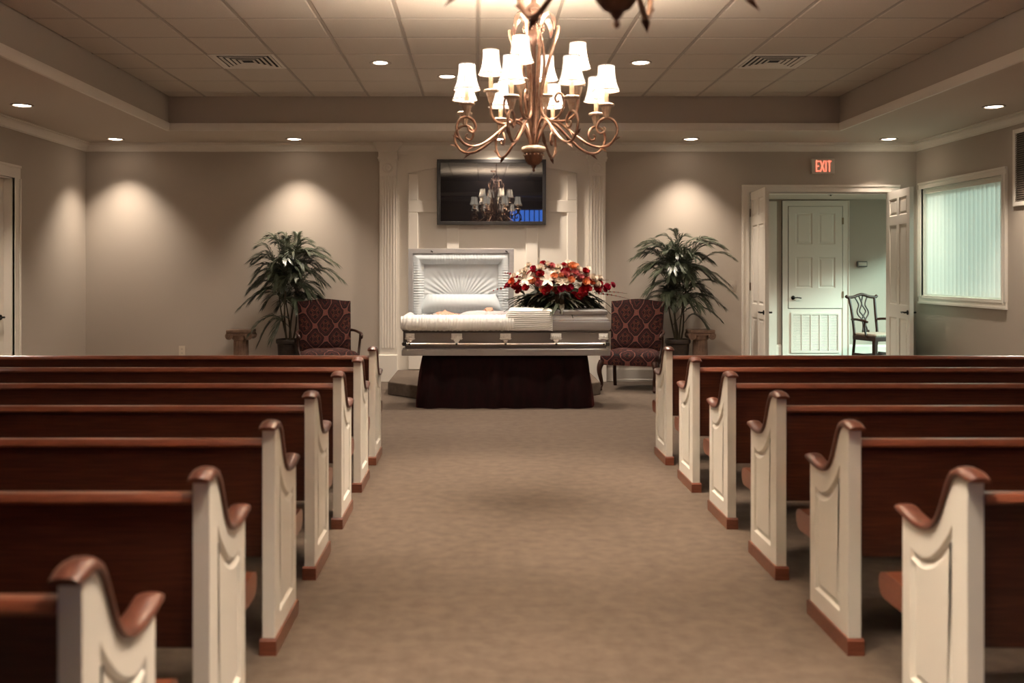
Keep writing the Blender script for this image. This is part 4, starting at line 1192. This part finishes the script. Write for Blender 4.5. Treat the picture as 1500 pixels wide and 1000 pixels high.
kinds = {'rose_r': rose(RED), 'rose_c': rose(CRIM), 'rose_p': rose(PEACH), 'carn_r': carn(RED), 'carn_w': carn(IVORY), 'carn_p': carn(PINK), 'lily': lily(IVORY), 'ast_w': daisy(IVORY), 'rose_o': rose(ORNG), 'carn_c': carn(CRIM)}
def spray_pt(px, py):
    """a point of the dome seen at this pixel: depth from the dome's own shape"""
    x = (px-815)/142.0; zz = (455-py)/142.0 
    yy = -.24*math.sqrt(max(0, 1-min(1, (x/.62)**2)))*math.sqrt(max(0.02, 1-min(1, max(0, zz-.12)/.42)**2))
    Y = 9.86+yy
    p = P(px, py, Y)
    return Vector((p.x-.816, Y-9.86, p.z-.985))
placed = [('lily', 803, 410, 1.0), ('lily', 771, 409, .95), ('lily', 825, 412, .75), ('ast_w', 829, 413, 1.1), ('ast_w', 818, 412, 1.0), ('lily', 811, 397, .6), ('lily', 845, 402, .7),
    ('rose_r', 796, 388, 1.0), ('rose_r', 826, 389, .75), ('rose_r', 856, 399, 1.1), ('rose_r', 846, 392, .6), ('rose_c', 782, 395, 1.0), ('carn_r', 792, 402, 1.3), ('carn_r', 830, 398, 1.1),
    ('rose_o', 752, 414, 1.2), ('carn_r', 757, 420, 1.2), ('rose_r', 772, 423, 1.25), ('carn_r', 800, 427, 1.35), ('carn_r', 805, 422, 1.0), ('carn_c', 832, 422, 1.3), ('carn_c', 822, 424, 1.1),
    ('carn_r', 853, 428, 1.6), ('carn_r', 848, 434, 1.2), ('rose_r', 860, 424, 1.2), ('carn_r', 874, 425, 1.2), ('carn_c', 888, 421, 1.2), ('carn_c', 896, 418, 1.0), ('rose_c', 884, 425, .9),
    ('rose_p', 781, 413, .95), ('rose_p', 812, 407, .9), ('rose_p', 836, 412, .9), ('rose_p', 856, 415, 1.0), ('rose_p', 838, 393, 1.1), ('carn_p', 828, 403, 1.0), ('carn_p', 808, 391, .9), ('rose_o', 866, 415, 1.0), ('carn_p', 790, 416, .9),
    ('carn_w', 792, 394, 1.1), ('carn_w', 802, 389, .9), ('carn_w', 775, 390, .8), ('ast_w', 763, 401, .9), ('carn_w', 818, 393, .9), ('carn_w', 846, 396, 1.0), ('ast_w', 832, 386, .8), ('carn_w', 868, 408, 1.0), ('carn_w', 874, 417, .9), ('ast_w', 861, 394, .7), ('carn_w', 770, 398, .9),
    ('carn_p', 842, 402, 1.1), ('carn_r', 762, 415, 1.0), ('rose_c', 746, 419, 1.0), ('carn_w', 816, 400, .8), ('rose_r', 788, 411, .8), ('carn_p', 850, 408, .9), ('rose_p', 822, 405, .7)]
NAME = {'lily': 'lily', 'ast_w': 'aster', 'rose_r': 'rose', 'rose_c': 'rose', 'rose_p': 'rose', 'rose_o': 'rose', 'carn_r': 'carnation', 'carn_w': 'carnation', 'carn_p': 'carnation', 'carn_c': 'carnation'}
for kd, px_, py_, sc in placed:
    p = spray_pt(px_, py_)
    o = obj(NAME[kd], kinds[kd], None, fs_, loc=p)
    n = Vector((p.x*.8, p.y*1.6-.18, p.z*.8+.10)).normalized()
    o.rotation_mode = 'QUATERNION'; o.rotation_quaternion = n.to_track_quat('Z', 'Y')
    o.scale = (sc*(1.1 if kd in ('carn_r', 'carn_c', 'rose_r', 'rose_c', 'rose_o') else 1.45),)*3
for k in range(46):                       # blooms on the far side of the dome and between the others
    a = rng.uniform(0, PI); r = rng.uniform(.15, .95)
    x = .52*r*math.cos(a); y = .20*r*math.sin(a)-.02; h = .16+.27*(1-r**2)
    o = obj('carnation', kinds[rng.choice(['carn_r', 'carn_w', 'carn_p', 'carn_w', 'rose_p', 'carn_w', 'ast_w'])], None, fs_, loc=(x, y, h))
    o.rotation_mode = 'QUATERNION'; o.rotation_quaternion = Vector((x, y, .3)).to_track_quat('Z', 'Y'); o.scale = (rng.uniform(1.2, 1.6),)*3
for k in range(46):                       # filler blooms over the front of the dome
    px_ = rng.uniform(752, 880); hh = math.sqrt(max(0, 1-((px_-815)/75)**2))
    py_ = rng.uniform(426-40*hh, 428)
    p = spray_pt(px_, py_)+Vector((0, .035, -.005))
    kd = rng.choice(['carn_w', 'carn_w', 'ast_w', 'carn_p', 'rose_p', 'carn_r', 'carn_c'] if py_ < 412 else ['carn_r', 'rose_r', 'carn_c', 'rose_p', 'carn_p', 'carn_w'])
    o = obj(NAME[kd], kinds[kd], None, fs_, loc=p)
    o.rotation_mode = 'QUATERNION'; o.rotation_quaternion = Vector((p.x*.8, p.y*1.6-.18, p.z*.8+.10)).to_track_quat('Z', 'Y'); o.scale = (rng.uniform(.9, 1.3),)*3
def blade(ln, wd, droop, fold=.3):
    def fn(u, v):
        w = wd*math.sin(PI*min(.985, .05+.95*u**.8))*(v-.5)
        return (ln*u*(1-.10*droop*u), w, -droop*ln*u*u*.5+abs(v-.5)*wd*fold)
    return MB().grid(fn, 7, 3)
LM = []
for ln, wd, dr in ((.26, .045, .6), (.22, .055, .9), (.30, .034, .5), (.16, .05, .9)):
    me = blade(ln, wd, dr).mesh('leaf', smooth=80); me.materials.append(LGREEN if wd < .05 else BRLEAF); LM.append(me)
for k in range(240):
    a = rng.uniform(0, 2*PI)
    if k < 170: a = rng.uniform(PI*1.02, PI*1.98)
    r = rng.uniform(.35, .8)
    x = .42*r*math.cos(a); y = .19*r*math.sin(a)
    o = obj('leaf', rng.choice(LM), None, fs_, loc=(x, y, rng.uniform(.055, .17)))
    o.rotation_euler = (rng.uniform(-.3, .3), rng.uniform(-.25, .40), math.atan2(y*1.3, x*1.7)+rng.uniform(-.45, .45))
    s_ = rng.uniform(.7, 1.15); o.scale = (s_,)*3
for k in range(40):                        # upright and inner foliage fills the dome
    a = rng.uniform(0, 2*PI); r = rng.uniform(0, .8)
    x = .45*r*math.cos(a); y = .16*r*math.sin(a)
    o = obj('leaf', rng.choice(LM), None, fs_, loc=(x, y, .08+.16*(1-r*r)))
    o.rotation_euler = (rng.uniform(-.4, .4), rng.uniform(-1.2, -.5), a+rng.uniform(-.5, .5)); o.scale = (rng.uniform(.6, .9),)*3
MB().grid(lambda u, v: (.36*math.sin(v*PI*.5)*math.cos(u*2*PI), .13*math.sin(v*PI*.5)*math.sin(u*2*PI), .03+.22*math.cos(v*PI*.5)), 24, 8, wrapu=True).box(-.22, .22, -.08, .08, .012, .10).build('foam_base', LGREEN, fs_)
# gladiolus spikes reach out to both sides
def spike(p0, p1, mat, dark=False):
    p0 = P(*p0); p1 = P(*p1); off = Vector((.816, 9.86, .985)); p0 -= off; p1 -= off
    q = MB(); path = [p0.lerp(p1, i/8)+Vector((0, 0, .012*math.sin(PI*i/8))) for i in range(9)]
    q.tube(path, [.004-.0003*i for i in range(9)], 5)
    st = q.build('spike_stem', BRLEAF, fs_)
    d = (p1-p0).normalized()
    n = 7
    for i in range(n):
        f = .08+.88*i/n; p = p0.lerp(p1, f)
        o = obj('floret', kinds['rose_c' if mat is CRIM else 'rose_r'], None, st, loc=p+Vector((0, -.006, .012*math.sin(PI*f))))
        o.rotation_mode = 'QUATERNION'; o.rotation_quaternion = (d*.8+Vector((rng.uniform(-.4, .4), -.5, rng.uniform(-.2, .6)))).to_track_quat('Z', 'Y')
        s_ = (.78-.62*i/n)*(.55 if dark else 1); o.scale = (s_,)*3
spike((762, 418, 9.72), (716, 428, 9.70), RED); spike((765, 410, 9.82), (736, 399, 9.86), CRIM); spike((778, 416, 9.7), (789, 410, 9.64), CRIM)
spike((868, 425, 9.74), (902, 416, 9.72), CRIM); spike((870, 428, 9.74), (919, 430, 9.75), RED, True); spike((872, 430, 9.74), (922, 438, 9.76), RED, True); spike((862, 416, 9.84), (892, 410, 9.88), RED, True)
spike((846, 432, 9.68), (836, 430, 9.62), CRIM)

# ------------------------------------------------------------------ television
ta, tb = P(640, 329, 11.78), P(800, 233, 11.78)
tv = thing('television', 'black flat screen television mounted on the panelled bay', 'television', ((ta.x+tb.x)/2, 11.86, ta.z))
w, h = (tb.x-ta.x)/2, tb.z-ta.z
MB().ring((-w, w, 0, h), [(0, 0), (0, -.055), (.006, -.062), (.040, -.062), (.044, -.048), (.044, 0)], m=Matrix(((1, 0, 0, 0), (0, 0, 1, 0), (0, 1, 0, 0), (0, 0, 0, 1)))).build('bezel', TVB, tv, smooth=30)
MB().box(-w+.04, w-.04, -.050, -.045, .04, h-.04).build('screen', TVS, tv)
tv.rotation_euler.x = .014
MB().box(-w+.02, w-.02, -.044, .0, .02, h-.02).build('back_shell', TVB, tv)
MB().box(-.2, .2, 0, .045, h/2-.15, h/2+.15).build('wall_mount', DARKG, tv)

# ------------------------------------------------------------------ exit sign
ex = thing('exit_sign', 'lit red exit sign on the wall above the double doorway', 'exit sign', (4.28, YB, 2.58))
MB().box(-.142, .142, -.055, 0, 0, .188).build('housing', EXITB, ex, bev=.006)
q = MB()
def bar(x0, z0, x1, z1, t=.017):
    d = Vector((x1-x0, 0, z1-z0)); n = Vector((-d.z, 0, d.x)).normalized()*t/2
    a, b = Vector((x0, 0, z0)), Vector((x1, 0, z1))
    vs = [a-n, b-n, b+n, a+n]
    vs = [(p.x, -.058, p.z) for p in vs]+[(p.x, -.054, p.z) for p in vs]
    q.add(vs, [(0, 1, 2, 3), (7, 6, 5, 4), (0, 4, 5, 1), (1, 5, 6, 2), (2, 6, 7, 3), (3, 7, 4, 0)])
zb_, zt_ = .026, .162
lets = []
q = MB(); bar(-.085, zb_, -.085, zt_); bar(-.085, zt_-.0085, -.046, zt_-.0085); bar(-.085, zb_+.0085, -.046, zb_+.0085); bar(-.085, .094, -.052, .094); lets.append(q)
q = MB(); bar(-.037, zb_, .012, zt_); bar(.012, zb_, -.037, zt_); lets.append(q)
q = MB(); bar(.033, zb_, .033, zt_); lets.append(q)
q = MB(); bar(.076, zb_, .076, zt_); bar(.051, zt_-.0085, .101, zt_-.0085); lets.append(q)
for q in lets: q.build('letter', EXITR, ex)

# ------------------------------------------------------------------ armchairs
def armchair(loc, rz, label):
    t = thing('armchair', label, 'armchair', loc, rz, 'tapestry armchairs')
    # faces -y; padded back
    def back(side):
        def fn(u, v):
            zz = .43+.60*v; x = (u-.5)*2
            w = .30+.015*v
            th = .045*(1-abs(x)**5)*(1-abs(2*v-1)**8)
            yc = .235+.115*v
            topc_ = .010*math.cos(x*PI)*max(0, (v-.75)/.25)-.004*(1-math.cos(x*PI))*max(0, (v-.75)/.25)
            return (x*w, yc+side*(.022+th), zz+topc_)
        return fn
    q = MB(); q.grid(back(-1), 17, 15); q.grid(back(1), 17, 15)
    n = 17*15
    def rim():
        ids = [j for j in range(15)] + [i*15+14 for i in range(1, 17)] + [16*15+j for j in range(13, -1, -1)] + [i*15 for i in range(15, 0, -1)]
        return ids
    r_ = rim()
    for i in range(len(r_)):
        j = (i+1) % len(r_)
        q.f.append((r_[i], r_[j], r_[j]+n, r_[i]+n))
    q.build('backrest', TAPES, t, smooth=50)
    def seat(u, v):
        # v 0..1 across the dome from the skirt edge in
        return None
    q = MB()
    outl = [(-.335, -.30), (.335, -.30), (.300, .27), (-.300, .27)]
    def ringpts(ins, zz):
        o = []
        for i in range(4):
            p0, p1 = Vector(outl[i]), Vector(outl[(i+1) % 4])
            for k in range(6):
                p = p0.lerp(p1, k/6)
                c = Vector((0, -.015)); d = p-c
                f = 1-ins/max(d.length, .01)
                rr = .93 if k == 0 else (.985 if k in (1, 5) else 1)
                p = c+d*f*rr
                o.append((p.x, p.y, zz))
        return o
    lv_ = [(0.0, .298), (-.006, .33), (-.006, .395), (.008, .42), (.05, .445), (.12, .462), (.20, .470)]
    vs = []
    for ins, zz in lv_: vs += ringpts(ins, zz)
    m_ = 24; fs2 = []
    for k in range(len(lv_)-1):
        for i in range(m_): fs2.append((k*m_+i, k*m_+(i+1) % m_, (k+1)*m_+(i+1) % m_, (k+1)*m_+i))
    fs2.append(tuple((len(lv_)-1)*m_+i for i in range(m_))); fs2.append(tuple(range(m_-1, -1, -1)))
    q.add(vs, fs2).build('seat', TAPES, t, smooth=60)
    for s in (-1, 1):
        q = MB().tube(smooth_path([(s*.305, .29, .665), (s*.335, .16, .668), (s*.36, .02, .655), (s*.365, -.10, .648), (s*.362, -.165, .640), (s*.358, -.195, .622), (s*.357, -.188, .602), (s*.357, -.170, .612)]), .0165, 8)
        am = q.build('arm', DARKW, t, smooth=60)
        MB().tube(smooth_path([(s*.362, -.10, .645), (s*.362, -.065, .58), (s*.355, -.055, .50), (s*.340, -.09, .42), (s*.325, -.12, .36)]), .015, 8).build('arm_support', DARKW, am, smooth=60)
        path = smooth_path([(s*.300, -.265, .335), (s*.318, -.290, .285), (s*.322, -.300, .22), (s*.306, -.282, .13), (s*.300, -.275, .07), (s*.312, -.295, .035), (s*.316, -.302, .018)], 4)
        n_ = len(path); rad = []
        for i in range(n_):
            f = i/(n_-1)
            rad.append(.040-.012*f/.3 if f < .3 else (.028-.012*(f-.3)/.4 if f < .7 else (.016+.012*(f-.7)/.3)))
        lg = MB().tube(path, rad, 10).build('front_leg', DARKW, t, smooth=60)
        MB().sphere((s*.316, -.304, .022), .030, .032, .022, n=12, k=8).build('claw_foot', DARKW, lg, smooth=60)
        path = smooth_path([(s*.255, .225, .33), (s*.258, .235, .22), (s*.262, .262, .10), (s*.265, .300, .0)], 4)
        MB().tube(path, .022, 6).build('rear_leg', DARKW, t, smooth=40)
    return t
armchair((-1.75, 11.13, 0), math.radians(17), 'tapestry armchair with carved arms left of the casket, in front of the palm')
armchair((1.79, 11.13, 0), math.radians(-20), 'tapestry armchair with cabriole legs right of the casket')

# ------------------------------------------------------------------ potted palms
def palm(loc, seed, label, tips):
    t = thing('potted_palm', label, 'potted palm', loc, 0, 'potted palms')
    r = random.Random(seed)
    MB().lathe([(.105, 0), (.112, .02), (.135, .40), (.140, .49), (.155, .50), (.158, .535), (.150, .55), (.135, .55), (.132, .50), (0, .50)], 24).build('pot', POT, t, smooth=40)
    MB().lathe([(0, .508), (.131, .505)], 20, cap=False).build('soil', SOIL, t)
    stems = []
    for k in range(5):
        a = 2*PI*k/5+.4; b = Vector((.04*math.cos(a), .04*math.sin(a), .50))
        top = Vector((.13*math.cos(a+.3), .10*math.sin(a+.3), 1.12+.11*k))
        path = [b.lerp(top, i/8)+Vector((.02*math.sin(i*.6+k), 0, 0)) for i in range(9)]
        MB().tube(path, [.013-.0009*i for i in range(9)], 7).build('stem', PSTEM, t, smooth=60); stems.append(path)
    for k, (tx, ty, tz, sz) in enumerate(tips):
        # frond from a stem point to its drooping tip
        st = stems[k % 5]
        tip = Vector((tx, ty, tz))
        zs = min(max(tz-.02-.35*math.hypot(tx, ty)*0, .75), 1.30) if tz < 1.45 else 1.28
        i = min(8, max(2, int((zs-.5)/(st[8].z-.5)*8)))
        b = st[i].copy()
        d = tip-b; hor = Vector((d.x, d.y, 0)); L = d.length
        lift = .22*L+.07
        pts = [b, b.lerp(tip, .35)+Vector((0, 0, lift*.9)), b.lerp(tip, .7)+Vector((0, 0, lift*.75)), tip]
        path = smooth_path(pts, 8); n = len(path)
        q = MB(); q.tube(path, [.0052-.004*j/n for j in range(n)], 5)
        npair = 26
        for j in range(npair):
            f = .16+.84*j/(npair-1)
            idx = min(n-2, f*(n-1)); i0 = int(idx); p = path[i0].lerp(path[i0+1], idx-i0)
            tg = (path[i0+1]-path[i0]).normalized()
            sd = tg.cross(Vector((0, 0, 1)))
            sd = sd.normalized() if sd.length > .05 else Vector((1, 0, 0))
            nrm = sd.cross(tg)
            ll = sz*(.55+.45*math.sin(PI*min(1, .15+.8*f)))*r.uniform(.9, 1.1)
            for s in (-1, 1):
                dr = (sd*s*(.85-.45*f)+tg*(.55+.5*f)+nrm*(.22+r.uniform(-.12, .12))).normalized()
                wv = dr.cross(nrm).normalized()*(.0075)
                m1 = p+dr*ll*.45+Vector((0, 0, -.01)); e1 = p+dr*ll+Vector((0, 0, -.34*ll-.012))
                up = nrm*.004
                q.add([p-wv*.35, p+wv*.35, m1+wv, m1+up, m1-wv, e1], [(0, 1, 2, 3), (0, 3, 4), (2, 5, 3), (3, 5, 4)])
        q.build('frond', PALM, t, smooth=60, fix=False)
    return t
def tips_from(pxs, loc):
    out = []
    for i, (px_, py_, dy, sz) in enumerate(pxs):
        p = P(px_, py_, loc[1]+dy); out.append((p.x-loc[0], dy, p.z-loc[2], sz))
    return out
def crowd(loc, seed, n, rx, z0, z1):
    r = random.Random(seed); o = []
    for k in range(n):
        a = 2*PI*k/n*2.4+r.uniform(-.3, .3); rr = rx*r.uniform(.55, 1)
        o.append((rr*math.cos(a), .42*rr*math.sin(a)-.04, r.uniform(z0, z1), r.uniform(.16, .21)))
    return o
ll_ = (-2.30, 11.60, 0)
tl = tips_from([(352, 450, -.1, .17), (366, 487, -.15, .17), (380, 360, 0, .17), (395, 345, -.05, .17), (412, 342, 0, .16), (436, 344, .1, .16), (452, 352, 0, .16), (470, 372, -.1, .18), (490, 385, -.15, .18), (498, 408, -.12, .18), (484, 405, .1, .16),
                (374, 384, .1, .17), (372, 408, -.1, .17), (385, 430, -.2, .17), (408, 420, -.25, .16), (430, 405, -.25, .16), (445, 390, -.2, .16), (470, 436, 0, .15), (380, 500, -.1, .15), (398, 497, -.22, .15), (455, 440, -.1, .15), (366, 425, .05, .17), (420, 380, -.28, .17), (402, 385, -.2, .17)], ll_)
palm(ll_, 3, 'potted palm standing left of the bay behind an armchair', tl + crowd(ll_, 5, 46, .47, .95, 1.78))
lr_ = (2.415, 11.60, 0)
trp = tips_from([(929, 377, -.1, .17), (935, 398, -.15, .17), (930, 408, .0, .16), (950, 357, 0, .17), (968, 345, -.05, .17), (986, 338, 0, .17), (1005, 346, 0, .16), (1030, 352, .05, .16), (1058, 362, 0, .17), (1071, 376, -.05, .18), (1074, 430, -.1, .18), (1066, 415, 0, .17), (1052, 465, -.1, .17), (1058, 448, 0, .17), (946, 428, -.2, .16),
                 (960, 400, -.25, .17), (985, 395, -.28, .17), (1010, 402, -.25, .17), (1035, 400, -.2, .17), (1000, 440, -.28, .16), (1025, 450, -.22, .16), (975, 440, -.25, .16), (1040, 380, -.12, .17), (1008, 370, -.2, .17), (976, 368, -.2, .17), (1035, 478, -.1, .15)], lr_)
palm(lr_, 8, 'potted palm standing right of the bay beside a pedestal', trp + crowd(lr_, 6, 50, .50, .85, 1.78))

# ------------------------------------------------------------------ ionic pedestals
def pedestal(loc, label):
    t = thing('pedestal', label, 'pedestal', loc, 0, 'ionic pedestals')
    MB().box(-.145, .145, -.145, .145, 0, .055).build('plinth', STONE, t, bev=.006)
    MB().lathe([(.13, .055), (.138, .07), (.13, .085), (.105, .092), (.118, .105), (.108, .118), (.098, .125)], 28).build('base_moulding', STONE, t, smooth=40)
    MB().lathe([(.100, .12), (.098, .14), (.088, .53), (.088, .545)], 72, flute=14, fa=.010, fr=(1, 2)).build('shaft', STONE, t, smooth=50)
    cp = MB().lathe([(.088, .54), (.10, .548), (.105, .56), (.112, .585), (.12, .60)], 28).box(-.150, .150, -.13, .13, .632, .668).box(-.135, .135, -.115, .115, .600, .634).build('capital', STONE, t, bev=.006)
    for sx in (-1, 1):
        q = MB().tube([(sx*.118, -.118, .595), (sx*.118, 0, .595), (sx*.118, .118, .595)], [.046, .034, .046], 18)
        for yy in (-.119, .119):
            sp_ = [(sx*.118+math.cos(a)*(.042-.0055*a/1.6), yy, .595+math.sin(a)*(.042-.0055*a/1.6)) for a in [i*.4 for i in range(26)]]
            q.tube(sp_, .0050, 5)
        q.build('volute', STONE, cp, smooth=50)
    return t
pedestal((-2.87, 11.55, 0), 'short brown ionic pedestal against the wall left of the palm')
pedestal((2.68, 11.56, 0), 'short brown ionic pedestal against the wall right of the palm')

# ------------------------------------------------------------------ chair in the hall
hc = thing('hall_chair', 'dark carved armchair with pierced splat in the hall beyond the doorway', 'chair', (5.60, 13.45, 0), math.radians(22))
for s in (-1, 1):
    MB().tube(smooth_path([(s*.20, .26, 0), (s*.205, .22, .25), (s*.21, .20, .46), (s*.215, .235, .75), (s*.235, .28, 1.0)], 4), .020, 6).build('rear_leg', DARKW, hc, smooth=40)
    MB().prism([(-.026, .026), (.026, .026), (.026, -.026), (-.026, -.026)], 0, .43, 'z', m=T(s*.245, -.22, 0)).build('front_leg', DARKW, hc, bev=.003)
    am = MB().tube(smooth_path([(s*.222, .235, .68), (s*.27, .10, .69), (s*.285, -.06, .675), (s*.275, -.12, .66)], 4), .017, 6).build('arm', DARKW, hc, smooth=50)
    MB().tube(smooth_path([(s*.28, -.07, .67), (s*.265, -.05, .58), (s*.255, -.08, .44)], 4), .015, 6).build('arm_support', DARKW, am, smooth=50)
    MB().box(s*.235-.012, s*.235+.012, -.20, .20, .18, .215).build('stretcher', DARKW, hc)
MB().box(-.225, .225, .0, .024, .18, .215).build('stretcher', DARKW, hc)
MB().prism([(-.27, -.25), (.27, -.25), (.225, .22), (-.225, .22)], .40, .46, 'z').build('seat_rail', DARKW, hc, bev=.005)
MB().prism([(-.25, -.24), (.25, -.24), (.205, .19), (-.205, .19)], .458, .50, 'z').build('seat_cushion', M('striped seat cloth', (.42, .38, .31), .8, col2=(.25, .21, .16), nscale=14, stretch=(6, .6, 1)), hc, bev=.018, seg=3)
MB().tube(smooth_path([(-.285, .285, 1.015), (-.25, .28, .995), (-.15, .282, 1.0), (-.06, .285, 1.025), (0, .286, 1.035), (.06, .285, 1.025), (.15, .282, 1.0), (.25, .28, .995), (.285, .285, 1.015)], 4), .022, 8).build('crest_rail', DARKW, hc, smooth=50)
def yb(zz): return .20+.10*max(0, (zz-.46)/.56)
def sp(pts, r_=.011): return MB().tube(smooth_path([(x, yb(zz), zz) for x, zz in pts], 5), r_, 6)
spl = MB().box(-.06, .06, yb(.47)-.01, yb(.47)+.01, .46, .53).build('splat', DARKW, hc)
for s in (-1, 1):
    sp([(s*.05, .50), (s*.025, .60), (s*.035, .68), (s*.09, .74), (s*.10, .80), (s*.06, .88), (s*.085, .95), (s*.12, 1.0)]).build('splat_scroll', DARKW, spl, smooth=50)
    sp([(s*.015, .52), (-s*.03, .66), (s*.012, .74), (s*.055, .80), (s*.0, .90), (s*.035, 1.01)]).build('splat_scroll', DARKW, spl, smooth=50)
    sp([(s*.10, .76), (s*.05, .70), (s*.0, .665)], .009).build('splat_scroll', DARKW, spl, smooth=50)

# ------------------------------------------------------------------ small fittings
th = thing('thermostat', 'small grey thermostat box on the hall wall above the chair', 'thermostat', (5.73, HY, 1.43))
MB().box(-.075, .075, -.035, 0, 0, .085).build('case', GREYP, th, bev=.005); MB().box(-.058, .062, -.038, -.034, .022, .040).build('slot', PLAST, th); MB().box(-.058, .062, -.038, -.034, .048, .066).build('slot', PLAST, th)
ou = thing('wall_outlet', 'ivory electrical outlet low on the wall left of the pedestal', 'outlet', ((267-701)/117.4, YB, EYE-(521-395)/117.4))
MB().box(-.04, .04, -.007, 0, 0, .125).build('cover_plate', PLAST, ou, bev=.003)
for z_ in (.036, .086):
    s_ = MB().lathe([(0, 0), (.016, 0), (.018, -.002)], 16, m=T(0, -.0072, z_) @ RX(-PI/2)).build('socket', PLAST, ou)
    MB().box(-.008, -.005, -.010, -.007, z_-.006, z_+.006).box(.005, .008, -.010, -.007, z_-.006, z_+.006).build('slots', DARKG, s_)
sw = thing('light_switch', 'taupe double light switch plate beside the doorway casing', 'light switch', ((1071-701)/117.4, YB, 1.13))
MB().box(-.058, .058, -.006, 0, 0, .12).build('cover_plate', WALL, sw, bev=.003)
for x_ in (-.024, .024): MB().box(x_-.006, x_+.006, -.016, -.005, .05, .074).build('toggle', WALL, sw)
sd_ = thing('smoke_detector', 'small ceiling detector in the hall above the doorway opening', 'smoke detector', (4.79, 13.0, HZ))
MB().lathe([(0, -.035), (.03, -.034), (.05, -.022), (.055, 0)], 20).build('housing', GREYP, sd_, smooth=40)
MB().lathe([(.0, -.05), (.012, -.048), (.015, -.03)], 10).build('sensor', GREYP, sd_, smooth=40)
for x_, y_, l in ((5.52, 12.85, 'recessed ceiling light in the hall over the carved chair'), (3.72, 12.85, 'recessed ceiling light in the hall near the open left leaf')):
    downlight(x_, y_, HZ, l, power=60, spot=120)
